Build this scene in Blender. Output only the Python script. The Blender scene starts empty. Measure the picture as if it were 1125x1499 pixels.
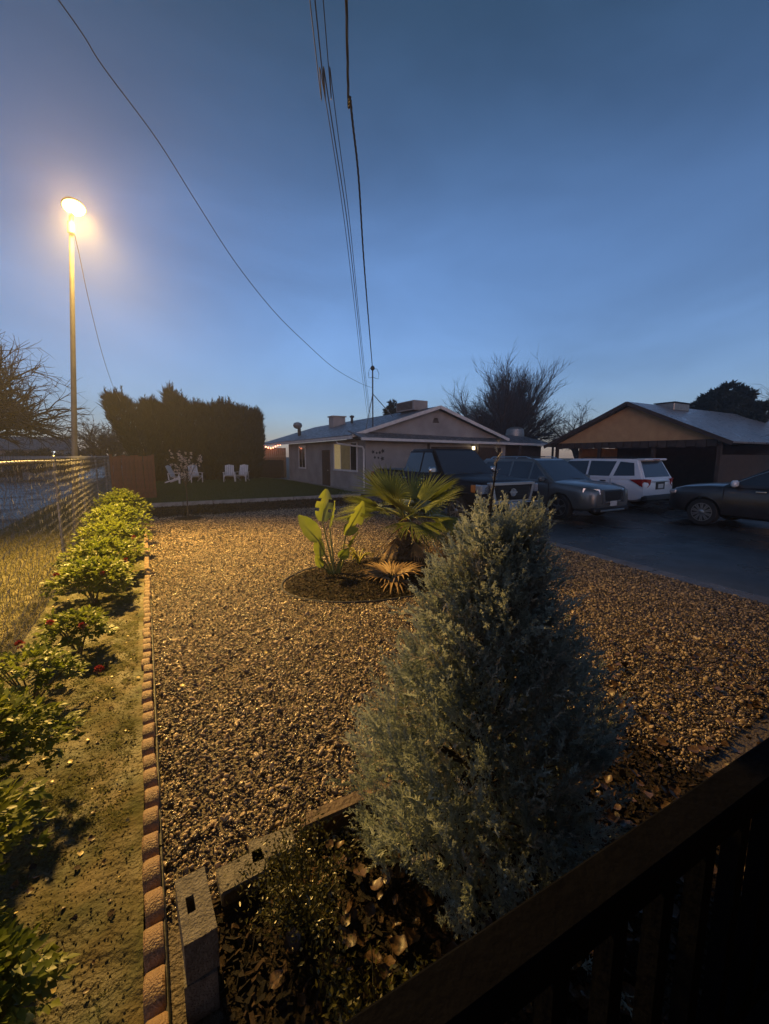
import bpy, bmesh, math, random
import numpy as np
from mathutils import Vector, Matrix
R = math.radians
random.seed(7); rng = np.random.default_rng(7)
sc = bpy.context.scene
COL = sc.collection

# ------------------------------------------------------------------ camera
cam_d = bpy.data.cameras.new('camera'); cam = bpy.data.objects.new('camera', cam_d); COL.objects.link(cam)
cam.location = (0, 0, 1.85)
cam.rotation_euler = (R(90 - 7.78), 0, R(-30.06))
cam_d.sensor_fit = 'HORIZONTAL'; cam_d.sensor_width = 36; cam_d.lens = 600 / 1125 * 36
cam_d.clip_start = 0.02; cam_d.clip_end = 2000
sc.camera = cam

# ------------------------------------------------------------------ sky, dusk
world = bpy.data.worlds.new('World'); sc.world = world; world.use_nodes = True
wn = world.node_tree.nodes; wl = world.node_tree.links; wn.clear()
wo = wn.new('ShaderNodeOutputWorld'); bg = wn.new('ShaderNodeBackground')
sky = wn.new('ShaderNodeTexSky'); sky.sky_type = 'NISHITA'; sky.sun_disc = False
sky.sun_elevation = R(10.0); sky.sun_rotation = R(210); sky.altitude = 0
sky.air_density = 1.0; sky.dust_density = 0.6; sky.ozone_density = 6.0
tint = wn.new('ShaderNodeMix'); tint.data_type = 'RGBA'; tint.blend_type = 'MULTIPLY'; tint.inputs[0].default_value = 1
tint.inputs[7].default_value = (2.55, 1.50, 1.32, 1)
wtc = wn.new('ShaderNodeTexCoord'); wmap = wn.new('ShaderNodeMapping'); wmap.inputs['Scale'].default_value = (1, 1, 2.6)
wno = wn.new('ShaderNodeTexNoise'); wno.inputs['Scale'].default_value = 1.7; wno.inputs['Detail'].default_value = 4; wno.inputs['Roughness'].default_value = .55; wno.inputs['Distortion'].default_value = .6
wmr = wn.new('ShaderNodeMapRange'); wmr.inputs[1].default_value = .25; wmr.inputs[2].default_value = .75
wmr.inputs[3].default_value = 0.80; wmr.inputs[4].default_value = 1.16
cl = wn.new('ShaderNodeMix'); cl.data_type = 'RGBA'; cl.blend_type = 'MULTIPLY'; cl.inputs[0].default_value = 1
wl.new(wtc.outputs['Generated'], wmap.inputs[0]); wl.new(wmap.outputs[0], wno.inputs['Vector']); wl.new(wno.outputs[0], wmr.inputs[0])
wl.new(sky.outputs[0], tint.inputs[6]); wl.new(tint.outputs[2], cl.inputs[6]); wl.new(wmr.outputs[0], cl.inputs[7])
# the dusk sky deepens towards the zenith, alike in every direction
wsx = wn.new('ShaderNodeSeparateXYZ'); wl.new(wtc.outputs['Generated'], wsx.inputs[0])
wrp = wn.new('ShaderNodeValToRGB'); wl.new(wsx.outputs[2], wrp.inputs[0])
for pos_, c_ in ((.0, (.72, .72, .72)), (.12, (.86, .86, .855)), (.25, (1.0, 1.0, .97)), (.45, (.98, 1.02, .96)), (.68, (.54, .64, .54)), (1.0, (.36, .44, .36))):
    e_ = wrp.color_ramp.elements.new(pos_) if pos_ not in (0.0, 1.0) else wrp.color_ramp.elements[-1 if pos_ else 0]
    e_.color = (*[q * .9 for q in c_], 1)
dp_ = wn.new('ShaderNodeMix'); dp_.data_type = 'RGBA'; dp_.blend_type = 'MULTIPLY'; dp_.inputs[0].default_value = 1
wl.new(cl.outputs[2], dp_.inputs[6]); wl.new(wrp.outputs[0], dp_.inputs[7])
wl.new(dp_.outputs[2], bg.inputs[0]); wl.new(bg.outputs[0], wo.inputs[0])
bg.inputs[1].default_value = 0.131

sun_d = bpy.data.lights.new('sun', 'SUN'); sun_d.energy = 0.03; sun_d.angle = R(60); sun_d.color = (0.75, 0.85, 1.0)
sun = bpy.data.objects.new('sun', sun_d); COL.objects.link(sun); sun.location = (0, 0, 60)
sun.rotation_euler = (R(70), 0, R(-30))

# ------------------------------------------------------------------ exposure
sc.view_settings.view_transform = 'Standard'; sc.view_settings.look = 'None'
sc.view_settings.exposure = 0; sc.view_settings.gamma = 1; sc.view_settings.use_curve_mapping = False
sc.cycles.use_denoising = True
sc.cycles.max_bounces = 6; sc.cycles.diffuse_bounces = 3; sc.cycles.glossy_bounces = 3; sc.cycles.transmission_bounces = 4
sc.cycles.volume_bounces = 0; sc.cycles.transparent_max_bounces = 8
sc.cycles.sample_clamp_indirect = 4; sc.cycles.sample_clamp_direct = 0
sc.cycles.caustics_reflective = False; sc.cycles.caustics_refractive = False

# ------------------------------------------------------------------ materials
def pm(name, a, b=None, scale=8, rough=.7, bump=0, bscale=40, metal=0, spec=.5, detail=4, rvar=0, emit=None, estr=0, transl=0, inst=0, c=None, coat=0):
    m = bpy.data.materials.new(name); m.use_nodes = True
    n = m.node_tree.nodes; l = m.node_tree.links
    p = n['Principled BSDF']; out = n['Material Output']
    p.inputs['Roughness'].default_value = rough; p.inputs['Metallic'].default_value = metal
    p.inputs['Specular IOR Level'].default_value = spec; p.inputs['Coat Weight'].default_value = coat
    p.inputs['Coat Roughness'].default_value = .08
    p.inputs['Base Color'].default_value = (*a, 1)
    src = None
    tc = n.new('ShaderNodeTexCoord')
    if b is not None:
        no = n.new('ShaderNodeTexNoise'); no.inputs['Scale'].default_value = scale; no.inputs['Detail'].default_value = detail
        l.new(tc.outputs['Object'], no.inputs['Vector'])
        cr = n.new('ShaderNodeValToRGB'); cr.color_ramp.elements[0].position = .32; cr.color_ramp.elements[1].position = .68
        cr.color_ramp.elements[0].color = (*a, 1); cr.color_ramp.elements[1].color = (*b, 1)
        if c is not None:
            e = cr.color_ramp.elements.new(.5); e.color = (*c, 1)
        fac = no.outputs[0]
        if inst:
            oi = n.new('ShaderNodeObjectInfo'); mx = n.new('ShaderNodeMix'); mx.inputs[0].default_value = inst
            l.new(fac, mx.inputs[2]); l.new(oi.outputs['Random'], mx.inputs[3]); fac = mx.outputs[0]
        l.new(fac, cr.inputs[0]); l.new(cr.outputs[0], p.inputs['Base Color']); src = cr.outputs[0]
        if rvar:
            mr = n.new('ShaderNodeMapRange'); mr.inputs[1].default_value = .35; mr.inputs[2].default_value = .65
            mr.inputs[3].default_value = max(.03, rough - rvar); mr.inputs[4].default_value = rough + rvar
            n2 = n.new('ShaderNodeTexNoise'); n2.inputs['Scale'].default_value = scale * .6; n2.inputs['Detail'].default_value = 5
            l.new(tc.outputs['Object'], n2.inputs['Vector']); l.new(n2.outputs[0], mr.inputs[0]); l.new(mr.outputs[0], p.inputs['Roughness'])
    if bump:
        nb = n.new('ShaderNodeTexNoise'); nb.inputs['Scale'].default_value = bscale; nb.inputs['Detail'].default_value = 6
        bp = n.new('ShaderNodeBump'); bp.inputs['Strength'].default_value = bump; bp.inputs['Distance'].default_value = .02
        l.new(tc.outputs['Object'], nb.inputs['Vector']); l.new(nb.outputs[0], bp.inputs['Height']); l.new(bp.outputs[0], p.inputs['Normal'])
    if emit:
        p.inputs['Emission Color'].default_value = (*emit, 1); p.inputs['Emission Strength'].default_value = estr
    if transl:
        t = n.new('ShaderNodeBsdfTranslucent'); t.inputs[0].default_value = (*(b or a), 1)
        if src: l.new(src, t.inputs[0])
        ms = n.new('ShaderNodeMixShader'); ms.inputs[0].default_value = transl
        l.new(p.outputs[0], ms.inputs[1]); l.new(t.outputs[0], ms.inputs[2]); l.new(ms.outputs[0], out.inputs[0])
    return m

M = dict(
 ground=pm('ground_soil', (.05, .045, .03), (.09, .08, .05), 3, .9, .6, 30),
 gravelbase=pm('gravel_base', (.035, .026, .018), (.13, .10, .07), 45, .6, 1, 60),
 stone=pm('wet_stone', (.035, .025, .015), (.40, .30, .18), 9, .24, .3, 60, inst=.85, c=(.125, .085, .048), rvar=.12, spec=.6),
 soil=pm('mossy_soil', (.034, .043, .006), (.10, .075, .024), 5, .75, .9, 45, detail=8, rvar=.2),
 moss=pm('moss_blade', (.085, .105, .010), (.21, .19, .035), 9, .6, transl=.3),
 mulch=pm('bark_mulch', (.006, .0045, .0035), (.022, .015, .010), 30, .8, 1, 70, spec=.15),
 chip=pm('bark_chip', (.006, .0045, .0035), (.05, .03, .018), 8, .6, .4, 40, inst=.85, c=(.014, .009, .006), spec=.2),
 lawn=pm('lawn', (.025, .05, .012), (.05, .085, .02), 9, .85, .8, 60),
 blade=pm('grass_blade', (.03, .07, .015), (.07, .12, .025), 4, .6, transl=.3),
 dryblade=pm('dry_grass_blade', (.10, .10, .03), (.20, .17, .06), 3, .6, transl=.3),
 verge=pm('verge', (.09, .085, .03), (.17, .14, .06), 4, .8, .9, 40),
 asphalt=pm('wet_asphalt', (.028, .028, .03), (.06, .058, .056), 1.2, .34, .5, 90, rvar=.2, detail=7),
 concrete=pm('concrete', (.2, .19, .17), (.33, .31, .28), 7, .7, .4, 60, rvar=.15),
 cmu=pm('block_concrete', (.085, .078, .066), (.19, .175, .145), 26, .75, .6, 110),
 brick=pm('red_edger', (.14, .085, .048), (.36, .23, .135), 9, .5, .6, 130, rvar=.15),
 galv=pm('galvanised_steel', (.20, .20, .195), (.28, .28, .27), 12, .45, metal=.6),
 wire=pm('weathered_wire', (.13, .125, .115), (.19, .18, .165), 12, .5, metal=.3, spec=.4),
 polegrey=pm('pole_paint', (.09, .088, .082), (.13, .127, .12), 6, .55, metal=.1),
 black=pm('black_cable', (.012, .012, .013), rough=.45),
 rubber=pm('black_rubber', (.012, .012, .012), (.022, .022, .022), 20, .6, .2, 60),
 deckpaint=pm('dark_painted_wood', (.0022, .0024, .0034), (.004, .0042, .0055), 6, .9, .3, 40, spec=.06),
 redwood=pm('red_brown_wood', (.10, .03, .012), (.17, .055, .022), 5, .65, .5, 30),
 tanwood=pm('tan_fence_wood', (.30, .2, .11), (.42, .29, .17), 5, .75, .4, 30),
 timber=pm('old_timber', (.06, .038, .024), (.12, .075, .05), 10, .7, .7, 40),
 stucco=pm('grey_stucco', (.21, .20, .195), (.31, .30, .29), 1.1, .9, .5, 90),
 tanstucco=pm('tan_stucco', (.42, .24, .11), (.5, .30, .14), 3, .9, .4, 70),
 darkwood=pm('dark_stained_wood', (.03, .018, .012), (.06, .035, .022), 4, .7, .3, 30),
 shingle=pm('grey_shingle', (.055, .058, .065), (.15, .153, .16), 9, .5, 1, 16, rvar=.2, detail=8),
 metalroof=pm('pale_wet_roof', (.16, .17, .18), (.26, .27, .28), 5, .35, .4, 25, rvar=.1),
 trim=pm('pale_trim', (.5, .49, .47), (.6, .58, .55), 5, .6),
 white=pm('white_paint', (.5, .5, .5), (.6, .6, .6), 6, .5),
 curtain=pm('lit_curtain', (.4, .33, .18), (.55, .45, .25), 9, .9, emit=(1, .72, .28), estr=.17),
 roomdark=pm('dim_room', (.05, .04, .03), (.12, .10, .06), 3, .3, emit=(1, .75, .35), estr=.04),
 glass=pm('dark_glass', (.012, .014, .018), rough=.06, spec=.9),
 carglass=pm('car_glass', (.02, .026, .034), rough=.07, spec=.9, bump=.06, bscale=160),
 windglass=pm('wet_windscreen_sky_tint', (.06, .075, .095), rough=.14, metal=.35, spec=.9, bump=.08, bscale=160),  # paler than the side glass: sky reflection partly put into the base colour
 truckpaint=pm('dark_blue_black_paint', (.006, .007, .011), (.009, .010, .016), 3, .48, metal=.0, bump=.1, bscale=200, coat=.08, spec=.14),
 greypaint=pm('grey_beige_paint', (.15, .15, .145), (.18, .178, .17), 3, .32, metal=.5, bump=.06, bscale=220, coat=.6),
 whitepaint=pm('white_car_paint', (.66, .67, .70), (.72, .73, .75), 3, .3, bump=.04, bscale=220, coat=.6),
 brownpaint=pm('dark_grey_brown_paint', (.035, .03, .03), (.05, .042, .04), 3, .3, metal=.4, bump=.05, bscale=220, coat=.6),
 chrome=pm('chrome', (.75, .76, .78), rough=.28, metal=1),
 alloy=pm('alloy_wheel', (.28, .28, .29), (.36, .36, .37), 9, .3, metal=.9),
 plastic=pm('black_plastic', (.012, .012, .013), rough=.55),
 tyre=pm('tyre_rubber', (.010, .010, .010), (.02, .02, .02), 30, .75, .3, 50),
 lampglass=pm('headlamp', (.5, .52, .55), rough=.08, spec=1, metal=.4),
 drl=pm('headlamp_lit', (.8, .8, .8), rough=.2, emit=(.9, .95, 1), estr=1.6),
 amber=pm('amber_lens', (.55, .20, .05), rough=.15),
 redlens=pm('red_lens', (.30, .012, .010), rough=.12, spec=.8),
 plate=pm('number_plate', (.55, .55, .54), rough=.4),
 juniper=pm('juniper_scale_leaf', (.20, .25, .21), (.53, .59, .51), 5, .36, transl=.52, detail=6),
 junshoot=pm('juniper_tan_shoot', (.36, .34, .25), (.58, .54, .42), 9, .6, transl=.15),
 bark=pm('bark', (.05, .037, .028), (.10, .075, .055), 9, .85, .7, 40),
 palebark=pm('wet_dark_bark', (.045, .04, .04), (.08, .07, .066), 5, .8, .4, 30),
 rose=pm('rose_leaf', (.11, .16, .018), (.27, .30, .04), 5, .42, transl=.48, spec=.4),
 wetstrip=pm('worn_wet_concrete', (.06, .05, .042), (.13, .11, .095), 3, .35, .5, 50, rvar=.2, detail=7),
 rosered=pm('rose_petal', (.22, .02, .02), (.34, .05, .045), 9, .5, transl=.2),
 rosestem=pm('rose_stem', (.06, .07, .02), (.11, .08, .035), 9, .6),
 palm=pm('palm_leaf', (.10, .14, .025), (.22, .25, .06), 3, .38, transl=.35),
 deadpalm=pm('dead_palm', (.17, .10, .045), (.38, .25, .12), 5, .65, transl=.15),
 palmtrunk=pm('palm_trunk', (.06, .04, .025), (.17, .11, .06), 10, .8, .8, 30),
 bop=pm('paddle_leaf', (.17, .23, .035), (.29, .33, .06), 3, .35, transl=.45),
 bopstem=pm('paddle_stem', (.10, .13, .03), (.19, .19, .05), 5, .45),
 yellowleaf=pm('yellow_leaf', (.35, .33, .05), (.5, .44, .08), 5, .5, transl=.3),
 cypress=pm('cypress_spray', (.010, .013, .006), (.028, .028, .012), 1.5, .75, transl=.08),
 pine=pm('pine_needles', (.010, .016, .010), (.022, .032, .018), 2, .8),
 blossom=pm('pale_blossom', (.5, .42, .36), (.65, .55, .48), 5, .6, transl=.3),
 shrub=pm('small_shrub_leaf', (.05, .055, .012), (.13, .12, .03), 8, .35, transl=.2),
 litter=pm('wet_leaf_litter', (.04, .023, .011), (.12, .07, .036), 7, .42, spec=.4),
 yellowlitter=pm('fallen_yellow_leaf', (.45, .36, .12), (.6, .48, .2), 7, .4),
 lens=pm('lamp_lens', (1, .9, .7), rough=.4, emit=(1, .58, .17), estr=7),
 stringbulb=pm('string_bulb', (1, .5, .3), rough=.4, emit=(1, .28, .14), estr=9),
 porchbulb=pm('porch_lamp_glass', (1, .9, .7), rough=.4, emit=(1, .82, .5), estr=2.0),
 farlamp=pm('far_lamp_glass', (1, .9, .7), rough=.4, emit=(.9, .95, 1), estr=1.5),
)

# ------------------------------------------------------------------ mesh helpers
class MB:
    def __init__(s): s.v = []; s.f = []
    def add(s, V, F):
        o = len(s.v); s.v += [tuple(map(float, p)) for p in V]; s.f += [tuple(i + o for i in f) for f in F]; return s
    def box(s, c, d, rot=None, bev=0):
        x, y, z = d[0] / 2, d[1] / 2, d[2] / 2
        if bev:
            b = min(bev, x * .9, y * .9, z * .9)
            bm = bmesh.new(); bmesh.ops.create_cube(bm, size=1)
            for q in bm.verts: q.co = Vector((q.co.x * d[0], q.co.y * d[1], q.co.z * d[2]))
            bmesh.ops.bevel(bm, geom=bm.edges[:], offset=b, segments=1, affect='EDGES')
            bm.verts.index_update()
            V = [q.co.copy() for q in bm.verts]; F = [[q.index for q in f.verts] for f in bm.faces]; bm.free()
        else:
            V = [Vector((a * x, b_ * y, e * z)) for a in (-1, 1) for b_ in (-1, 1) for e in (-1, 1)]
            F = [(0, 1, 3, 2), (4, 6, 7, 5), (0, 4, 5, 1), (2, 3, 7, 6), (0, 2, 6, 4), (1, 5, 7, 3)]
        if rot: 
            m = rot if isinstance(rot, Matrix) else Matrix.Rotation(rot, 3, 'Z')
            V = [m @ q for q in V]
        return s.add([q + Vector(c) for q in V], F)
    def b2(s, a, b, **k):
        return s.box([(a[i] + b[i]) / 2 for i in range(3)], [abs(b[i] - a[i]) for i in range(3)], **k)
    def tube(s, P, r, n=6, cap=True):
        P = [Vector(p) for p in P]
        if not hasattr(r, '__len__'): r = [r] * len(P)
        V = []; F = []
        for i, p in enumerate(P):
            t = (P[min(i + 1, len(P) - 1)] - P[max(i - 1, 0)]).normalized()
            u = t.cross(Vector((0, 0, 1)) if abs(t.z) < .9 else Vector((1, 0, 0))).normalized(); w = t.cross(u)
            for k in range(n):
                a = 2 * math.pi * k / n; V.append(p + (u * math.cos(a) + w * math.sin(a)) * r[i])
        for i in range(len(P) - 1):
            for k in range(n):
                F.append((i * n + k, i * n + (k + 1) % n, (i + 1) * n + (k + 1) % n, (i + 1) * n + k))
        if cap: F.append(tuple(range(n - 1, -1, -1))); F.append(tuple((len(P) - 1) * n + k for k in range(n)))
        return s.add(V, F)
    def beam(s, a, b, w, h, up=(0, 0, 1)):
        a = Vector(a); b = Vector(b); t = (b - a).normalized(); sd = t.cross(Vector(up)).normalized(); u = sd.cross(t)
        V = [q + sd * i * w / 2 + u * j * h / 2 for q in (a, b) for i in (-1, 1) for j in (-1, 1)]
        return s.add(V, [(0, 1, 3, 2), (4, 6, 7, 5), (0, 4, 5, 1), (2, 3, 7, 6), (0, 2, 6, 4), (1, 5, 7, 3)])
    def prism(s, poly, nrm, d0, d1):
        poly = [Vector(p) for p in poly]; nrm = Vector(nrm).normalized(); n = len(poly)
        V = [p + nrm * d0 for p in poly] + [p + nrm * d1 for p in poly]
        F = [tuple(range(n - 1, -1, -1)), tuple(range(n, 2 * n))] + [(i, (i + 1) % n, n + (i + 1) % n, n + i) for i in range(n)]
        return s.add(V, F)
    def lathe(s, prof, c=(0, 0, 0), axis='z', n=16):
        V = []; F = []
        for (r, h) in prof:
            for k in range(n):
                a = 2 * math.pi * k / n; x, y = r * math.cos(a), r * math.sin(a)
                V.append({'z': (x, y, h), 'x': (h, x, y), 'y': (x, h, y)}[axis])
        V = [Vector(q) + Vector(c) for q in V]
        for i in range(len(prof) - 1):
            for k in range(n): F.append((i * n + k, i * n + (k + 1) % n, (i + 1) * n + (k + 1) % n, (i + 1) * n + k))
        F.append(tuple(range(n))); F.append(tuple((len(prof) - 1) * n + k for k in range(n)))
        return s.add(V, F)
    def build(s, name, mat, parent=None, smooth=False, **k):
        me = bpy.data.meshes.new(name); me.from_pydata(s.v, [], s.f); me.update()
        bm = bmesh.new(); bm.from_mesh(me); bmesh.ops.recalc_face_normals(bm, faces=bm.faces[:]); bm.to_mesh(me); bm.free()
        return link(name, me, mat, parent, smooth, **k)

def link(name, me, mat, parent=None, smooth=False, **k):
    if isinstance(mat, str): mat = M[mat]
    if mat and not me.materials: me.materials.append(mat)
    if smooth:
        me.polygons.foreach_set('use_smooth', [True] * len(me.polygons))
        if smooth != 'full': me.set_sharp_from_angle(angle=R(38))
    o = bpy.data.objects.new(name, me); COL.objects.link(o)
    if parent: o.parent = parent
    for q, v in k.items(): o[q] = v
    return o

def arr(name, V, F, mat, parent=None, smooth=False, **k):
    V = np.asarray(V, np.float32).reshape(-1, 3); F = np.asarray(F, np.int32); n = F.shape[1]
    me = bpy.data.meshes.new(name); me.vertices.add(len(V)); me.vertices.foreach_set('co', V.ravel())
    me.loops.add(F.size); me.loops.foreach_set('vertex_index', F.ravel())
    me.polygons.add(len(F)); me.polygons.foreach_set('loop_start', np.arange(0, F.size, n, dtype=np.int32))
    me.update(calc_edges=True)
    return link(name, me, mat, parent, 'full' if smooth else False, **k)

def thing(name, label, cat, loc=(0, 0, 0), rz=0, group=None):
    o = bpy.data.objects.new(name, None); COL.objects.link(o); o.location = loc; o.rotation_euler = (0, 0, rz)
    o.empty_display_size = .1
    o['label'] = label; o['category'] = cat
    if group: o['group'] = group
    return o
def tag(o, label, cat, group=None):
    o['label'] = label; o['category'] = cat
    if group: o['group'] = group
    return o
def copy_tree(o, parent=None):
    c = o.copy(); COL.objects.link(c); c.parent = parent
    for ch in o.children: copy_tree(ch, c)
    return c

def nz(a): return a / np.maximum(np.linalg.norm(a, axis=-1, keepdims=True), 1e-9)
def leaves(P, D, N, L, W, fold=.15, mid=.45):
    """rhombic folded leaves: arrays of base points, directions, normals -> V, F"""
    D = nz(D); S = nz(np.cross(D, N)); N2 = np.cross(S, D); n = len(P)
    L = np.broadcast_to(np.asarray(L, float), (n,))[:, None]; W = np.broadcast_to(np.asarray(W, float), (n,))[:, None]
    m = P + D * L * mid
    V = np.stack([P, m + S * W / 2 + N2 * W * fold, P + D * L, m - S * W / 2 + N2 * W * fold], 1)
    b = np.arange(n)[:, None] * 4
    F = np.concatenate([b + [0, 2, 1], b + [0, 3, 2]], 0)
    return V.reshape(-1, 3), F
def rdir(n, up=0):
    d = rng.normal(size=(n, 3)); d[:, 2] += up; return nz(d)
def fbm(x, y, s=1.0, seed=0):
    r = np.random.default_rng(seed); o = 0
    for k in range(5):
        a = r.uniform(0, 6.28, 4); f = s * 1.9 ** k
        o = o + (np.sin(x * f * np.cos(a[0]) + y * f * np.sin(a[0]) + a[1]) * np.sin(x * f * np.sin(a[2]) - y * f * np.cos(a[2]) + a[3])) / 1.6 ** k
    return o

def sheet(name, poly, z, mat, step=None, amp=0, seed=1, hfun=None, **k):
    """a ground sheet: plain polygon, or a bumpy grid when step is given (poly = x0,y0,x1,y1)"""
    if step is None:
        me = bpy.data.meshes.new(name); me.from_pydata([(x, y, z) for x, y in poly], [], [tuple(range(len(poly)))]); me.update()
        return link(name, me, mat, **k)
    x0, y0, x1, y1 = poly; nx = int((x1 - x0) / step) + 2; ny = int((y1 - y0) / step) + 2
    gx, gy = np.meshgrid(np.linspace(x0, x1, nx), np.linspace(y0, y1, ny))
    gz = z + amp * fbm(gx, gy, 3.1, seed)
    if hfun is not None: gz = gz + hfun(gx, gy)
    V = np.stack([gx, gy, gz], -1).reshape(-1, 3)
    i = np.arange(ny - 1)[:, None] * nx + np.arange(nx - 1)[None]
    F = np.stack([i, i + 1, i + 1 + nx, i + nx], -1).reshape(-1, 4)
    return arr(name, V, F, mat, smooth=True, **k)

def scatter(name, pts, scl, rot, sources, **k):
    """one 'stuff' object: instances of a few source meshes on a cloud of points (geometry nodes)"""
    me = bpy.data.meshes.new(name); n = len(pts)
    me.vertices.add(n); me.vertices.foreach_set('co', np.asarray(pts, np.float32).ravel())
    for nm, a in (('scl', scl), ('rot', rot)):
        at = me.attributes.new(nm, 'FLOAT_VECTOR', 'POINT'); at.data.foreach_set('vector', np.asarray(a, np.float32).ravel())
    at = me.attributes.new('pick', 'INT', 'POINT'); at.data.foreach_set('value', rng.integers(0, len(sources), n).astype(np.int32))
    o = bpy.data.objects.new(name, me); COL.objects.link(o)
    coll = bpy.data.collections.new(name + '_pieces')
    for s_ in sources: coll.objects.link(s_)
    ng = bpy.data.node_groups.new(name + '_scatter', 'GeometryNodeTree')
    ng.interface.new_socket('Geometry', in_out='INPUT', socket_type='NodeSocketGeometry')
    ng.interface.new_socket('Geometry', in_out='OUTPUT', socket_type='NodeSocketGeometry')
    N = ng.nodes; L = ng.links
    gi = N.new('NodeGroupInput'); go = N.new('NodeGroupOutput'); ip = N.new('GeometryNodeInstanceOnPoints')
    ci = N.new('GeometryNodeCollectionInfo'); ci.inputs['Collection'].default_value = coll
    ci.inputs['Separate Children'].default_value = True; ci.inputs['Reset Children'].default_value = True
    ip.inputs['Pick Instance'].default_value = True
    def na(nm, ty):
        q = N.new('GeometryNodeInputNamedAttribute'); q.data_type = ty; q.inputs['Name'].default_value = nm; return q.outputs['Attribute']
    er = N.new('FunctionNodeEulerToRotation')
    L.new(gi.outputs[0], ip.inputs['Points']); L.new(ci.outputs[0], ip.inputs['Instance']); L.new(na('pick', 'INT'), ip.inputs['Instance Index'])
    L.new(na('rot', 'FLOAT_VECTOR'), er.inputs[0]); L.new(er.outputs[0], ip.inputs['Rotation']); L.new(na('scl', 'FLOAT_VECTOR'), ip.inputs['Scale'])
    L.new(ip.outputs[0], go.inputs[0])
    md = o.modifiers.new('scatter', 'NODES'); md.node_group = ng
    o['kind'] = 'stuff'
    for q, v in k.items(): o[q] = v
    return o
def piece(name, V, F, mat, smooth=True):
    me = bpy.data.meshes.new(name); me.from_pydata([tuple(map(float, v)) for v in V], [], [tuple(map(int, f)) for f in F]); me.update()
    me.materials.append(M[mat])
    if smooth: me.polygons.foreach_set('use_smooth', [True] * len(me.polygons))
    return bpy.data.objects.new(name, me)
def pebble(seed, flat=.6, mat='stone'):
    bm = bmesh.new(); bmesh.ops.create_icosphere(bm, subdivisions=2, radius=1); r = np.random.default_rng(seed)
    ax = r.normal(size=(7, 3)); ax /= np.linalg.norm(ax, axis=1)[:, None]; h = r.uniform(.62, .95, 7)
    for v in bm.verts:
        c = np.array(v.co)
        for a, q in zip(ax, h):
            d = c @ a
            if d > q: c = c - a * (d - q) * .85
        v.co = Vector((c[0], c[1] * r.uniform(.97, 1.03), c[2] * flat))
    bm.verts.index_update()
    V = [v.co.copy() for v in bm.verts]; F = [[v.index for v in f.verts] for f in bm.faces]; bm.free()
    return piece('pebble', V, F, mat)
# ------------------------------------------------------------------ the setting
ST = dict(kind='structure')
sheet('ground', [(-300, -60), (300, -60), (300, 600), (-300, 600)], -.04, 'ground', **ST)
sheet('street', [(-11, -30), (-3.3, -30), (-3.3, 90), (-11, 90)], -.028, 'asphalt', **ST)
sheet('driveway', [(6.3, -8), (40, -8), (40, 17.2), (8.6, 17.2), (7.75, 12), (7.2, 5.4), (6.86, 3.4), (6.64, 1.8)], -.012, 'asphalt', **ST)
sheet('verge', (-3.3, .3, -1.17, 34), -.022, 'verge', .12, .012, 4, **ST)
BED = (2.95, 5.35, 1.42, 1.02)       # palm island
def in_bed(x, y, g=0): return ((x - BED[0]) / (BED[2] + g)) ** 2 + ((y - BED[1]) / (BED[3] + g)) ** 2 < 1
drive_x = lambda y: np.interp(y, [-8, 1.8, 3.4, 5.4, 12, 17.2], [6.3, 6.64, 6.86, 7.2, 7.75, 8.6])
sheet('gravel_yard', [(-.07, -.4), (6.25, -.4), (6.60, 1.8), (6.82, 3.4), (7.15, 5.4), (7.7, 12), (8.5, 16.9), (-.07, 16.9)], 0, 'gravelbase', **ST)
sheet('soil_strip', (-1.17, .2, -.13, 19.3), .03, 'soil', .013, .016, 9, lambda x, y: .0048 * fbm(x, y, 26, 3) + .0022 * fbm(x, y, 71, 4), **ST)
sheet('mulch_strip', [(-.07, 13.9), (8.0, 14.4), (8.5, 16.9), (-.07, 16.9)], .008, 'mulch', **ST)
lawn_h = lambda x, y: np.clip((y - 17.3) / 9, 0, 1) * .22 * np.clip((9.2 - x) / 2, 0, 1)
sheet('lawn', (-1.6, 17.2, 9.0, 36), .07, 'lawn', .25, .008, 3, lawn_h, **ST)
sheet('footpath', [(7.6, 16.95), (9.42, 16.95), (9.42, 31), (8.9, 31)], .085, 'concrete', **ST)
sheet('backyard', [(8.0, 31.2), (24, 31.2), (24, 60), (8.0, 60)], -.02, 'ground', **ST)

# curb between gravel and lawn
kerb = thing('concrete_kerb', 'pale low concrete kerb along the front of the lawn', 'kerb', (0, 17, 0))
ks = MB().box((0, 0, 0), (1.02, .13, .2), bev=.015); mk = None
for i in range(8):
    x = .6 + i * 1.04
    if i == 0: mk = ks.build('kerb_stone', 'concrete', kerb); o = mk
    else: o = mk.copy(); COL.objects.link(o)
    o.location = (x, .06 - .045 * x + .02 * math.sin(x), .05); o.rotation_euler = (0, 0, R(-2.5))
# concrete strip along the driveway edge
es = thing('driveway_edging', 'wet pale concrete strip between driveway and gravel', 'edging')
yy = [-3, -.6, 1.8, 3.4, 5.4, 7.6, 10, 12, 14.4, 16.6]
for a, b in zip(yy[:-1], yy[1:]):
    xa, xb = float(drive_x(a)), float(drive_x(b))
    MB().prism([(xa - .05, a + .006, 0), (xa + .30, a + .006, 0), (xb + .30, b - .006, 0), (xb - .05, b - .006, 0)], (0, 0, 1), -.03, .006).build('edging_slab', 'wetstrip', es)

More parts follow.
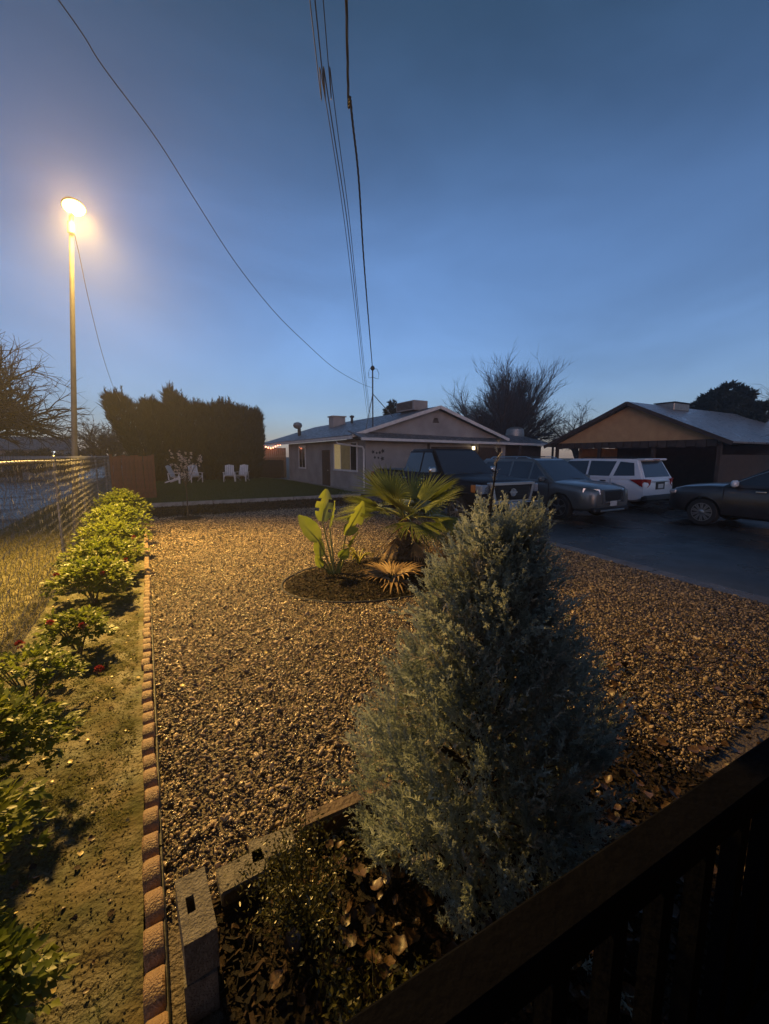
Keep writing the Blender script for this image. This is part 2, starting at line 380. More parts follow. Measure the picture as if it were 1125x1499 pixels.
# ------------------------------------------------------------------ gravel, moss, litter
def grid_pts(x0, y0, x1, y1, st):
    nx = int((x1 - x0) / st); ny = int((y1 - y0) / st)
    gx, gy = np.meshgrid(x0 + st * np.arange(nx), y0 + st * np.arange(ny)); p = np.stack([gx.ravel(), gy.ravel()], -1)
    return p + rng.uniform(-.5, .5, p.shape) * st
def vis(p, mx=1.15):   # keep what the yard in view shows, with a wide margin
    a = np.arctan2(p[:, 0], p[:, 1]); return (a > R(-24)) & (a < R(84))
pl = []
for (x0, y0, x1, y1, st, s0, s1) in ((-.06, 1.0, 7.2, 4.5, .018, .005, .016), (-.06, 4.5, 7.4, 9, .0225, .007, .0165), (-.06, 9, 8.2, 14.2, .033, .010, .020)):
    p = grid_pts(x0, y0, x1, y1, st)
    k = vis(p) & (p[:, 0] < drive_x(p[:, 1]) - .04) & ~in_bed(p[:, 0], p[:, 1], -.03)
    k &= ~((p[:, 1] < 1.62) & (p[:, 0] < 2.6))
    p = p[k]; s = rng.uniform(0, 1, len(p)) ** 1.9 * (s1 - s0) + s0; s = s * np.where(rng.uniform(0, 1, len(p)) < .05, 1.55, .93)
    pl.append((p, s))
P = np.concatenate([a for a, _ in pl]); S = np.concatenate([b for _, b in pl])
n = len(P); print('gravel', n)
pts = np.column_stack([P, .006 + S * .35 + rng.uniform(0, .008, n) + .008 * fbm(P[:, 0], P[:, 1], 1.3, 31) * np.clip((P[:, 0] + .05) / .3, 0, 1)])
scl = np.column_stack([S * rng.uniform(.9, 1.5, n), S * rng.uniform(.7, 1.05, n), S * rng.uniform(.6, 1.1, n)])
rot = np.column_stack([rng.normal(0, .55, n), rng.normal(0, .55, n), rng.uniform(0, 6.28, n)])
scatter('gravel', pts, scl, rot, [pebble(i) for i in range(8)], label='wet brown and tan pebbles covering the yard')

def chip(seed):
    r = np.random.default_rng(seed); a = r.uniform(.5, 1, 4)
    V = [(-1, -.35 * a[0], 0), (1, -.3 * a[1], .1), (.9, .3 * a[2], 0), (-.9, .35 * a[3], .12), (-.9, -.3, .22), (.9, -.25, .3), (.8, .25, .24), (-.8, .3, .33)]
    return piece('bark_chip', V, [(3, 2, 1, 0), (4, 5, 6, 7), (0, 1, 5, 4), (1, 2, 6, 5), (2, 3, 7, 6), (3, 0, 4, 7)], 'chip', False)
p1 = grid_pts(1.4, 4.2, 4.5, 6.5, .023); p1 = p1[in_bed(p1[:, 0], p1[:, 1], -.06)]
p2 = grid_pts(.1, .45, 2.7, 1.64, .02)
p3 = grid_pts(-.05, 13.9, 8, 16.8, .07)
p = np.concatenate([p1, p2, p3]); n = len(p)
bed_h = lambda x, y: .10 * np.clip(1 - ((x - BED[0]) / BED[2]) ** 2 - ((y - BED[1]) / BED[3]) ** 2, 0, 1)
z = np.where(in_bed(p[:, 0], p[:, 1]), bed_h(p[:, 0], p[:, 1]), 0.0) + .012
s = rng.uniform(0, 1, n) ** 2 * .026 + .008; s[len(p1) + len(p2):] *= 2.4
scatter('bark_mulch', np.column_stack([p, z]), np.column_stack([s, s, s]), np.column_stack([rng.normal(0, .5, n), rng.normal(0, .5, n), rng.uniform(0, 6.3, n)]),
        [chip(i) for i in range(5)], label='dark wet bark chips in the planting beds')

# mossy tufts on the soil strip, dry grass on the verge, blades on the lawn
def tuft(seed, nb, h, w, mat, spread=.5):
    r = np.random.default_rng(seed); a = r.uniform(0, 6.28, nb)
    D = np.column_stack([np.cos(a) * spread, np.sin(a) * spread, np.ones(nb)]) + r.normal(0, .2, (nb, 3))
    Pb = np.column_stack([np.cos(a), np.sin(a), np.zeros(nb)]) * r.uniform(0, .012, nb)[:, None]
    V, F = leaves(Pb, D, np.column_stack([np.cos(a), np.sin(a), np.full(nb, .2)]), h * r.uniform(.5, 1, nb), w)
    return piece('tuft', V, F, mat, False)
p = grid_pts(-1.15, .6, -.16, 12, .0165); m_ = fbm(p[:, 0], p[:, 1], 2.2, 9) + .5 * fbm(p[:, 0], p[:, 1], 9, 5) + rng.normal(0, .5, len(p)); p = p[m_ > .0]; n = len(p)
scatter('moss', np.column_stack([p, .03 + .016 * fbm(p[:, 0], p[:, 1], 3.1, 9)]), np.repeat(rng.uniform(.5, 1.3, n)[:, None], 3, 1), np.column_stack([np.zeros((n, 2)), rng.uniform(0, 6.3, n)]),
        [tuft(i, 11, .008 + .004 * i, .006, 'moss', 1.9) for i in range(4)], label='low yellow-green moss on the soil strip by the fence')
p = grid_pts(-1.12, .6, -.16, 6, .019); n = len(p); s = rng.uniform(0, 1, n) ** 2 * .0045 + .0015
scatter('soil_crumbs', np.column_stack([p, .030 + .016 * fbm(p[:, 0], p[:, 1], 3.1, 9) + .0048 * fbm(p[:, 0], p[:, 1], 26, 3)]), np.repeat(s[:, None], 3, 1), rng.uniform(0, 6, (n, 3)), [pebble(40 + i, .7, 'soil') for i in range(3)], label='fine soil crumbs on the planting strip')
p = grid_pts(-3.3, 2.5, -1.2, 20, .055); n = len(p)
scatter('verge_grass', np.column_stack([p, np.full(n, -.02)]), np.repeat(rng.uniform(.5, 1.4, n)[:, None], 3, 1), np.column_stack([np.zeros((n, 2)), rng.uniform(0, 6.3, n)]),
        [tuft(10 + i, 12, .05, .006, 'dryblade', .9) for i in range(4)], label='thin dry grass on the verge beyond the chain-link fence')
p = grid_pts(-1.2, 17.35, 8.9, 29.5, .075); n = len(p)
scatter('lawn_grass', np.column_stack([p, .07 + lawn_h(p[:, 0], p[:, 1])]), np.repeat(rng.uniform(.6, 1.3, n)[:, None], 3, 1), np.column_stack([np.zeros((n, 2)), rng.uniform(0, 6.3, n)]),
        [tuft(20 + i, 10, .06, .008, 'blade', .7) for i in range(4)], label='short dark grass of the lawn behind the kerb')
def dead_leaf(seed, mat):
    r = np.random.default_rng(seed); k = 7; t = np.linspace(0, 1, k); w = np.sin(np.pi * t ** .8) * .45 + .02
    V = []; F = []
    for i in range(k):
        c = .25 * math.sin(t[i] * 3 + seed); V += [(-w[i], t[i] - .5, .18 * r.uniform(.5, 1) + c * .3), (0, t[i] - .5, c * .3), (w[i], t[i] - .5, .18 * r.uniform(.3, 1) + c * .3)]
    for i in range(k - 1):
        for j in (0, 1): F.append((i * 3 + j, i * 3 + j + 1, i * 3 + j + 4, i * 3 + j + 3))
    return piece('dead_leaf', V, F, mat)
p = np.column_stack([rng.uniform(.25, 2.4, 330), rng.uniform(.55, 1.6, 330)]); q = np.column_stack([rng.uniform(2.5, 5, 220), rng.uniform(.7, 2.2, 220)])
p = np.concatenate([p, q]); n = len(p); s = rng.uniform(.03, .075, n)
scatter('leaf_litter', np.column_stack([p, rng.uniform(.03, .06, n)]), np.repeat(s[:, None], 3, 1), np.column_stack([rng.normal(0, .4, (n, 2)), rng.uniform(0, 6.3, n)]),
        [dead_leaf(i, 'litter') for i in range(4)], label='wet brown leaves lying around the juniper')
p = np.column_stack([rng.uniform(.0, 4.2, 34), rng.uniform(1.75, 8, 34)]); n = len(p); s = rng.uniform(.03, .055, n)
scatter('fallen_leaves', np.column_stack([p, rng.uniform(.035, .045, n)]), np.repeat(s[:, None], 3, 1), np.column_stack([rng.normal(0, .3, (n, 2)), rng.uniform(0, 6.3, n)]),
        [dead_leaf(9 + i, 'yellowlitter') for i in range(3)], label='few pale yellow leaves fallen on the gravel')

p = np.column_stack([rng.uniform(-1.1, -.17, 420), rng.uniform(.8, 9, 420)]); n = len(p); s = rng.uniform(.012, .034, n)
scatter('soil_debris', np.column_stack([p, .04 + .016 * fbm(p[:, 0], p[:, 1], 3.1, 9)]), np.repeat(s[:, None], 3, 1), np.column_stack([rng.normal(0, .3, (n, 2)), rng.uniform(0, 6.3, n)]),
        [dead_leaf(29 + i, ('litter', 'yellowlitter', 'chip')[i]) for i in range(3)], label='small dead leaves and bits lying on the soil strip')
tw = []
for i in range(3):
    m = MB(); m.tube([(-1, 0, 0), (-.3, .08 * (i - 1), .02), (.4, .02, 0), (1, .12 - .1 * i, .03)], .035, 4); tw.append(piece('twig', m.v, m.f, 'chip', False))
p = np.column_stack([rng.uniform(-1.1, -.17, 90), rng.uniform(1.6, 7, 90)]); n = len(p); s = rng.uniform(.015, .05, n)
scatter('twigs', np.column_stack([p, .04 + .016 * fbm(p[:, 0], p[:, 1], 3.1, 9)]), np.repeat(s[:, None], 3, 1), np.column_stack([np.zeros((n, 2)), rng.uniform(0, 6.3, n)]), tw, label='thin dry twigs lying on the soil strip')
# ------------------------------------------------------------------ scalloped edging
ed = thing('scalloped_edging', 'row of rust-red scalloped edging blocks between soil strip and gravel', 'edging', (-.10, 0, 0))
def edger(seed):
    r = np.random.default_rng(seed); V = []; F = []; K = 9; L = .149; w = .066
    prof = []
    for i in range(K):
        t = i / (K - 1); prof.append((-L / 2 + L * t, .03 + .05 * math.sin(math.pi * min(1, max(0, t))) ** .55))
    for x, sx in ((-w / 2, 1), (-w / 2 + .008, 0), (w / 2 - .008, 0), (w / 2, 1)):
        for (y, h) in prof: V.append((x, y, h - (.007 if sx else 0) + r.normal(0, .0012)))
    for j in range(3):
        for i in range(K - 1): F.append((j * K + i, j * K + i + 1, (j + 1) * K + i + 1, (j + 1) * K + i))
    b = len(V)
    for x in (-w / 2, w / 2): V += [(x, -L / 2, -.05), (x, L / 2, -.05)]
    F.append(tuple([b] + list(range(K)) + [b + 1])); F.append(tuple([b + 3] + list(range(4 * K - 1, 3 * K - 1, -1)) + [b + 2]))
    F.append((b, b + 2, 3 * K, 2 * K, K, 0)); F.append((b + 1, K - 1, 2 * K - 1, 3 * K - 1, 4 * K - 1, b + 3))
    m = MB(); m.add(V, F); return m
protos = []
for i in range(6):
    o = edger(i).build('brick', 'brick', ed, smooth=True); protos.append(o)
for i in range(110):
    y = .95 + i * .1525
    o = protos[i] if i < 6 else protos[random.randrange(6)].copy()
    if i >= 6: COL.objects.link(o)
    o.location = (random.gauss(0, .004) + .006 * math.sin(y * 1.1), y, random.gauss(0, .006)); o.rotation_euler = (random.gauss(0, .035), random.gauss(0, .05), random.gauss(0, .03))
eb = MB()
eb.tube([(-.058, y, .028 + .006 * math.sin(y * 2)) for y in np.linspace(.9, 14, 40)], .007, 5)
tag(eb.build('border_strip', 'rubber', smooth=True), 'thin black border strip against the gravel side of the red edging', 'border')

# palm bed rim
ring = MB(); ring.tube([(BED[0] + (BED[2] + .02) * math.cos(a), BED[1] + (BED[3] + .02) * math.sin(a), .025) for a in np.linspace(0, 6.28, 60)], .016, 6)
tag(ring.build('bed_rim', 'rubber', smooth=True), 'low black rim round the palm island in the gravel', 'rim')
th = np.linspace(0, 6.2832, 49)[:-1]; V = [(BED[0], BED[1], .10)]; F = []
rr = (.2, .4, .6, .8, 1)
for r_ in rr:
    for a in th:
        x, y = BED[0] + BED[2] * r_ * math.cos(a), BED[1] + BED[3] * r_ * math.sin(a); V.append((x, y, .10 * (1 - r_ * r_) + .01 * math.sin(9 * a + 7 * r_) * (1 - r_) + .006))
for k in range(48): F.append((0, 1 + k, 1 + (k + 1) % 48))
for j in range(4):
    for k in range(48): F.append((1 + j * 48 + k, 1 + (j + 1) * 48 + k, 1 + (j + 1) * 48 + (k + 1) % 48, 1 + j * 48 + (k + 1) % 48))
m_ = MB(); m_.add(V, F); m_.build('palm_bed', 'mulch', smooth='full', **ST)
sheet('porch_bed', (.12, .45, 2.75, 1.66), .012, 'mulch', .05, .008, 12, **ST)

# concrete blocks and timber by the porch bed
def cmu(name, label, loc, rz, group):
    o = thing(name, label, 'concrete block', loc, rz, group)
    m = MB(); L, W, H, t = .24, .10, .15, .024
    m.b2((-W / 2, -L / 2, 0), (-W / 2 + t, L / 2, H)).b2((W / 2 - t, -L / 2, 0), (W / 2, L / 2, H))
    m.b2((W / 2 - .05, -L / 2, 0), (W / 2 - t, L / 2, H - .002))
    for y, d_ in ((-L / 2, .095), (L / 2 - .085, .085)): m.b2((-W / 2 + t, y, 0), (W / 2 - .05, y + d_, H - .001))
    m.build('shell', 'cmu', o); return o
cmu('concrete_block', 'grey hollow concrete block on top of the stack beside the red edging', (.045, 1.39, .165), R(3), 'hollow concrete blocks')
cmu('concrete_block', 'lower hollow concrete block of the stack beside the red edging', (.045, 1.385, .012), R(-1), 'hollow concrete blocks')
for i, (x, y, rz, lb) in enumerate(((.245, 1.64, 12, 'grey paver brick next to the concrete block stack'), (.385, 1.69, 4, 'grey paver brick between concrete block stack and timber'))):
    tag(MB().box((0, 0, 0), (.13, .2, .07), bev=.008).build('paver', 'cmu'), lb, 'paver', 'loose grey pavers at the bed edge').location = (x, y, .055)
    bpy.data.objects['paver' if i == 0 else 'paver.001'].rotation_euler = (0, 0, R(rz + 80))
tb = MB().box((0, 0, 0), (1.5, .09, .11), bev=.012).build('landscape_timber', 'timber'); tb.location = (1.28, 1.705, .05); tb.rotation_euler = (0, 0, R(-1.5))
tag(tb, 'dark weathered timber edging the bed in front of the juniper', 'timber')

# ------------------------------------------------------------------ porch where the photographer stands
rail = thing('porch_railing', 'dark painted wooden porch railing with balusters in the near corner', 'railing', (0, .41, .155), R(-2.8))
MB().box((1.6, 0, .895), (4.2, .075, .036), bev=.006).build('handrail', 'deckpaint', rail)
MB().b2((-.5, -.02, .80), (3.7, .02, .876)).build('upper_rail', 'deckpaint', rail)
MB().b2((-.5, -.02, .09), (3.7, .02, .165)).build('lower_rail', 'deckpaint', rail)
bl = MB().b2((-.021, -.019, .166), (.021, .019, .799)); b0 = None
for i in range(24):
    x = -.42 + i * .165
    if i == 0: o = b0 = bl.build('baluster', 'deckpaint', rail)
    else: o = b0.copy(); COL.objects.link(o)
    o.location = (x, 0, 0)
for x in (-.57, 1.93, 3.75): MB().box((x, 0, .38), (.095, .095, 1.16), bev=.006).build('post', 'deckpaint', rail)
dk = thing('porch_deck', 'dark wooden porch deck behind the railing', 'deck', (0, 0, 0))
for i in range(9): MB().box((1.6, .36 - i * .145, .13), (4.6, .14, .03), bev=.004).build('deck_board', 'deckpaint', dk)
MB().b2((-.7, .32, .0), (3.9, .36, .114)).build('skirt_board', 'deckpaint', dk)
pr = thing('porch_roof', 'unseen porch roof and house wall behind the photographer, set to block sky light', 'porch', (0, 0, 0))  # out of view; placed to keep sky light off the porch and near plants
MB().b2((-1.1, -3.5, 2.95), (7, .36, 3.1)).build('unseen_roof_deck', 'darkwood', pr)
MB().b2((-1.1, -.95, 0), (7, -.85, 2.94)).build('wall', 'darkwood', pr)  # unseen wall, set close and dark to cut bounce light on the railing
# ------------------------------------------------------------------ chain-link fence
FX = -1.17
fence = thing('chain_link_fence', 'galvanised chain-link fence with top rail along the rose bed', 'fence', (FX, 0, 0))
for y in (-1.2, 1.5, 4.5, 7.95, 11.0, 14.0, 17.0, 18.5):
    pp = MB(); pp.tube([(-.03, y, -.03), (-.03, y, 1.80)], .024 if y < 18 else .032, 8); pp.lathe([(.026, 1.80), (.03, 1.82), (.02, 1.85), (.004, 1.86)], (-.03, y, 0), n=8)
    pp.build('post', 'galv', fence, True)
tr = MB(); tr.tube([(-.03, y, 1.775 + .006 * math.sin(y * 1.3)) for y in np.linspace(-1.2, 18.5, 40)], .018, 8); tr.build('top_rail', 'galv', fence, True)
pit = .056; ny = int(19.4 / pit); nzs = 32; Y0 = -1.0
i = np.arange(ny)[:, None]; k = np.arange(nzs + 1)[None]
zy = Y0 + i * pit + (k % 2) * pit; zz = .02 + k * pit + 0 * i
zx = .006 * np.sin(zy * .8 + 1) + 0 * zz
PP = np.stack([zx, zy, zz], -1) + rng.normal(0, 1, (ny, nzs + 1, 3)) * np.array([.011, .004, .004]) + rng.normal(0, .005, (ny, 1, 3)) + (k % 2 * .008 - .004)[..., None] * np.array([1.0, 0, 0])                       # ny, nzs+1, 3
A = PP[:, :-1].reshape(-1, 3); B = PP[:, 1:].reshape(-1, 3)
t = nz(B - A); u = np.tile([1.0, 0, 0], (len(t), 1)); w = np.cross(t, u); rad = .0019
ring_ = [u, w, -u, -w]
V = np.concatenate([np.stack([A + q * rad for q in ring_], 1), np.stack([B + q * rad for q in ring_], 1)], 1).reshape(-1, 3)
b = np.arange(len(t))[:, None] * 8
F = np.concatenate([b + [q, (q + 1) % 4, 4 + (q + 1) % 4, 4 + q] for q in range(4)], 0)
arr('wire_mesh', V, F, 'wire', fence, kind='stuff')
kn = MB()
for j in range(0, ny):                                  # twisted wire ends above the rail
    y = Y0 + j * pit + pit * (nzs % 2); kn.beam((0, y, .02 + nzs * pit), (.004, y + .012, .02 + nzs * pit + .035), .006, .006)
kn.build('wire_ends', 'galv', fence, kind='stuff')

# ------------------------------------------------------------------ street lamp
LP = Vector((-.865, 10.5, 6.62))
lamp = thing('street_lamp', 'tall street lamp with glowing amber head beyond the fence', 'street lamp', (0, 0, 0))
pole = MB(); P0 = Vector((-1.375, 10.5, -.05)); P1 = Vector((-.925, 10.5, 6.42))
pole.tube([P0.lerp(P1, q) for q in (0, .03, .031, .35, .7, 1)], [.085, .085, .058, .051, .043, .037], 14); pole.build('pole', 'polegrey', lamp, True)
cl_ = MB(); cl_.tube([P0.lerp(P1, .955), P0.lerp(P1, .985)], .062, 12); cl_.build('collar', 'polegrey', lamp, True)
aim = (Vector((.7, 5.2, 0)) - LP).normalized()
rotm = aim.to_track_quat('-Z', 'Y').to_matrix()
hd = MB()
prof = [(.05, .16), (.11, .14), (.165, .08), (.19, .03), (.195, -.01), (.18, -.02)]
hd.lathe(prof, n=24); hd.v = [tuple(rotm @ Vector((q[0] * 1.05, q[1] * .82, q[2])) + LP) for q in hd.v]; hd.build('lamp_head', 'polegrey', lamp, True)
ln = MB(); ln.lathe([(.178, -.022), (.16, -.06), (.12, -.09), (.06, -.105), (.005, -.11)], n=24); ln.v = [tuple(rotm @ Vector((q[0] * 1.05, q[1] * .82, q[2])) + LP) for q in ln.v]; ln.build('lens', 'lens', lamp, True)
MB().beam(tuple(P1 - Vector((0, 0, .03))), tuple(LP - aim * .12), .06, .06).build('bracket', 'polegrey', lamp)
sd = bpy.data.lights.new('street_lamp_light', 'SPOT'); sd.energy = 11000; sd.color = (1, .60, .14); sd.spot_size = R(100); sd.spot_blend = 1; sd.shadow_soft_size = .2
so = bpy.data.objects.new('street_lamp_light', sd); COL.objects.link(so); so.location = LP + aim * .16; so.rotation_euler = (Vector((-.35, 8.0, 0)) - so.location).to_track_quat('-Z', 'Y').to_euler()

sg_ = bpy.data.lights.new('street_lamp_glare', 'SPOT'); sg_.energy = 3600; sg_.color = (1, .55, .16); sg_.spot_size = R(112); sg_.spot_blend = 1; sg_.shadow_soft_size = .17
sgo = bpy.data.objects.new('street_lamp_glare', sg_); COL.objects.link(sgo); sgo.location = LP + aim * .17; sgo.rotation_euler = (Vector((-.3, 0, 4.6)) - sgo.location).to_track_quat('-Z', 'Y').to_euler()
# ------------------------------------------------------------------ overhead cables
def cable(name, label, pts, r, twist=False):
    pts = [Vector(p) for p in pts]; out = []
    for a in range(len(pts) - 1):
        p0 = pts[max(a - 1, 0)]; p1 = pts[a]; p2 = pts[a + 1]; p3 = pts[min(a + 2, len(pts) - 1)]
        for q in np.linspace(0, 1, 9)[:-1]:
            out.append(.5 * ((2 * p1) + (p2 - p0) * q + (2 * p0 - 5 * p1 + 4 * p2 - p3) * q * q + (3 * p1 - p0 - 3 * p2 + p3) * q ** 3))
    out.append(pts[-1]); m = MB()
    if twist:
        fine = []
        for a in range(len(out) - 1):
            for q in (0, .25, .5, .75): fine.append(out[a].lerp(out[a + 1], q))
        for ph in (0, 2.1, 4.2):
            m.tube([p + Vector((math.cos(j * .7 + ph), 0, math.sin(j * .7 + ph))) * r * 1.1 for j, p in enumerate(fine)], r, 5)
    else: m.tube(out, r, 6)
    return tag(m.build(name, 'black', smooth=True), label, 'cable', 'overhead cables')
E0 = (-3.2, -6.5, 8.9)
cable('service_drop', 'thick twisted service cable running up from the mast top', [E0, (2.52, 5.29, 7.4), (3.11, 6.41, 7.24), (3.86, 7.65, 7.08), (5.17, 9.99, 6.82), (7.43, 13.96, 6.5), (10.2, 18.85, 6.33)], .011, True)
cable('overhead_cable', 'leftmost of the three close cables running down to the roof', [(-3.4, -5, 9.6), (1.98, 5.12, 7.0), (2.31, 5.66, 6.83), (2.76, 6.36, 6.62), (3.61, 7.75, 6.22), (5.07, 10.29, 5.56), (7.1, 13.9, 4.77), (9.75, 18.5, 3.68)], .006)
cable('overhead_cable', 'darker middle one of the three close cables running down to the roof', [(-3.3, -5, 9.6), (2.03, 5.09, 7.0), (2.35, 5.63, 6.83), (2.80, 6.35, 6.62), (3.66, 7.73, 6.22), (5.12, 10.27, 5.56), (7.17, 13.88, 4.77), (9.85, 18.5, 3.7)], .008)
cable('overhead_cable', 'right one of the three close cables running down to the roof', [(-3.1, -5, 9.6), (2.11, 5.04, 7.0), (2.42, 5.59, 6.83), (2.85, 6.31, 6.62), (3.70, 7.71, 6.22), (5.16, 10.27, 5.56), (7.22, 13.87, 4.77), (9.92, 18.5, 3.72)], .006)
cable('overhead_cable', 'long cable sagging from the upper left to the roof mast', [(-2.0, 4.3, 7.1), (-.47, 6.13, 6.67), (-.12, 6.55, 6.49), (.46, 7.24, 6.3), (1.04, 7.94, 5.96), (1.78, 8.82, 5.55), (2.83, 10.08, 5.22), (4.1, 11.59, 5.04), (6.01, 13.87, 4.9), (8.51, 16.86, 5.06), (10.27, 19.0, 5.3)], .007)
cable('overhead_cable', 'thin cable dropping from the lamp head towards the hedge', [(-.93, 10.52, 6.4), (-.93, 11.46, 6.16), (-.94, 12.97, 5.66), (-.95, 16.3, 5.03), (-.97, 21.5, 4.78), (-.99, 27.33, 4.92), (-1.0, 29.3, 5.0)], .007)

# ------------------------------------------------------------------ main house
HX, HY = 9.45, 18.2
hs = thing('house', 'single-storey grey stucco house with low gabled shingle roof', 'house', (HX, HY, 0))
wl_ = MB(); wl_.b2((0, 0, -.05), (9.6, 12.6, 2.72)); wl_.build('wall', 'stucco', hs)
MB().b2((-.02, -.02, -.05), (9.62, 12.62, .12)).build('foundation', 'concrete', hs)
# main gable roof, ridge along Y
def slab(m, a, b, c, d, t):
    n = (Vector(b) - Vector(a)).cross(Vector(d) - Vector(a)).normalized()
    if n.z < 0: n = -n
    m.prism([a, b, c, d], n, 0, t)
RX, RZ, EZ = 4.75, 4.50, 2.82; EW = 5.35
rf = MB(); slab(rf, (RX - EW, .25, EZ), (RX, .25, RZ), (RX, 19.5, RZ), (RX - EW, 19.5, EZ), .07); roof_l = rf.build('roof', 'shingle', hs)
rf = MB(); slab(rf, (RX + EW, .25, EZ), (RX, .25, RZ), (RX, 19.5, RZ), (RX + EW, 19.5, EZ), .07); rf.build('roof', 'shingle', hs)
gw = MB(); gw.prism([(RX - EW + .55, .62, EZ + .12), (RX + EW - .55, .62, EZ + .12), (RX, .62, RZ - .04)], (0, 1, 0), 0, .12); gw.build('gable_wall', 'stucco', hs)
gv = MB()
for q in range(4): gv.box((RX, .60, 3.72 + q * .07), (.42 - q * .06, .03, .045), Matrix.Rotation(R(25), 3, 'X'))
gv.build('gable_vent', 'darkwood', hs)
for sx in (-1, 1):
    rk = MB(); rk.beam((RX + sx * EW, .20, EZ + .01), (RX, .20, RZ + .01), .045, .17); rk.build('rake_board', 'trim', hs)
fb = MB(); fb.b2((RX - EW - .025, .2, EZ - .14), (RX - EW, 19.5, EZ + .03)); fb.build('fascia', 'trim', hs)
# lower roof over the front, running on to the right
sk = MB(); slab(sk, (-.62, -.75, 2.66), (13.6, -.2, 2.56), (13.6, 2.4, 3.22), (-.62, .72, 3.06), .06); sk.build('porch_roof', 'shingle', hs)
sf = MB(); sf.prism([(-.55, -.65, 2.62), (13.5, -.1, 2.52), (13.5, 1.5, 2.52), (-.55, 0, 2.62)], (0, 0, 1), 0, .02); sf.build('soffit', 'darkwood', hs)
gt = MB(); gt.beam((-.64, -.82, 2.65), (13.6, -.26, 2.55), .10, .13); gt.build('gutter', 'trim', hs)
MB().b2((9.6, .4, -.05), (13.3, .6, 2.5)).build('garage_wall', 'darkwood', hs)
for x in (3.5, 7.0, 10.4, 13.4): MB().b2((x, -.45, -.05), (x + .1, -.35, 2.5)).build('porch_post', 'darkwood', hs)
gd = MB().b2((4.0, -.03, 0), (9.2, -.005, 2.35)).build('garage_door', 'darkwood', hs)
for r_ in range(4):
    for c_ in range(6): MB().b2((4.08 + c_ * .86, -.045, .08 + r_ * .57), (4.84 + c_ * .86, -.031, .55 + r_ * .57)).build('door_panel', 'darkwood', gd)
# left wall openings (wall plane X = 0, outside is -X)
def window(y0, y1, z0, z1, lit, cols):
    fr = MB(); t = .07
    fr.b2((-.05, y0 - t, z0 - t), (-.003, y0, z1 + t)).b2((-.05, y1, z0 - t), (-.003, y1 + t, z1 + t)).b2((-.05, y0, z1), (-.003, y1, z1 + t)).b2((-.075, y0 - .1, z0 - t - .03), (-.003, y1 + .1, z0))
    f = fr.build('window', 'white', hs)
    for (a, b, mt) in cols:
        MB().b2((-.03, y0 + (y1 - y0) * a + .02, z0 + .001), (-.012, y0 + (y1 - y0) * b - .02, z1 - .001)).build('pane', mt, f)
        MB().b2((-.042, y0 + (y1 - y0) * b - .02, z0), (-.010, y0 + (y1 - y0) * b + .02, z1)).build('mullion', 'trim', f)
    return f
window(.95, 3.85, 1.12, 2.5, True, [(0, .25, 'glass'), (.25, .68, 'roomdark'), (.68, .995, 'curtain')])
window(8.85, 10.1, 1.08, 2.5, False, [(0, .5, 'glass'), (.5, .995, 'glass')])
dr = MB().b2((-.045, 4.65, .06), (-.004, 5.6, 2.12)).build('door', 'darkwood', hs)
MB().b2((-.06, 4.56, .06), (-.002, 4.645, 2.2)).b2((-.06, 5.605, .06), (-.002, 5.69, 2.2)).b2((-.06, 4.645, 2.125), (-.002, 5.605, 2.2)).build('door_frame', 'darkwood', hs)
MB().lathe([(.004, 0), (.03, -.01), (.032, -.05), (.004, -.062)], (-.045, 4.75, 1.0), 'x', 10).build('handle', 'chrome', dr, True)
MB().b2((-.055, 4.8, .3), (-.046, 5.45, 1.0)).b2((-.055, 4.8, 1.15), (-.046, 5.45, 1.95)).build('door_panel', 'darkwood', dr)
ds = MB(); ds.tube([(-.55, 2.3, 2.62), (-.5, 2.25, 2.5), (-.1, .12, 2.3), (-.07, .05, 2.15), (-.07, .05, .12), (-.2, .02, .05)], .045, 6); ds.build('downspout', 'trim', hs, True)
om = MB()
for (x, z_, s_) in ((.42, 2.05, .10), (.62, 2.0, .07), (.80, 2.02, .09), (.98, 2.1, .12), (.52, 1.78, .08), (.72, 1.76, .07), (.95, 1.72, .12)):
    om.prism([(x + s_ * math.cos(a) * (1 if q % 2 else .5), 0, z_ + s_ * math.sin(a) * (1 if q % 2 else .5)) for q, a in enumerate(np.linspace(0, 6.283, 11)[:-1])], (0, -1, 0), .003, .02)
tag(om.build('wall_ornament', 'plastic'), 'cluster of small dark metal ornaments on the front wall beside the downspout', 'ornament').location = (HX, HY, 0)
pl_ = thing('wall_lantern', 'small lit lantern on the house front behind the truck', 'lantern', (16.39, 18.16, 2.3))
MB().b2((-.06, -.12, -.10), (.06, 0, .10)).build('glass', 'porchbulb', pl_); MB().b2((-.08, -.14, .101), (.08, .015, .13)).b2((-.07, -.13, -.13), (.07, 0, -.101)).build('cap', 'plastic', pl_)
pd = bpy.data.lights.new('lantern_light', 'POINT'); pd.energy = 3; pd.color = (1, .8, .5); pd.shadow_soft_size = .08
po = bpy.data.objects.new('lantern_light', pd); COL.objects.link(po); po.location = (16.39, 17.95, 2.3)
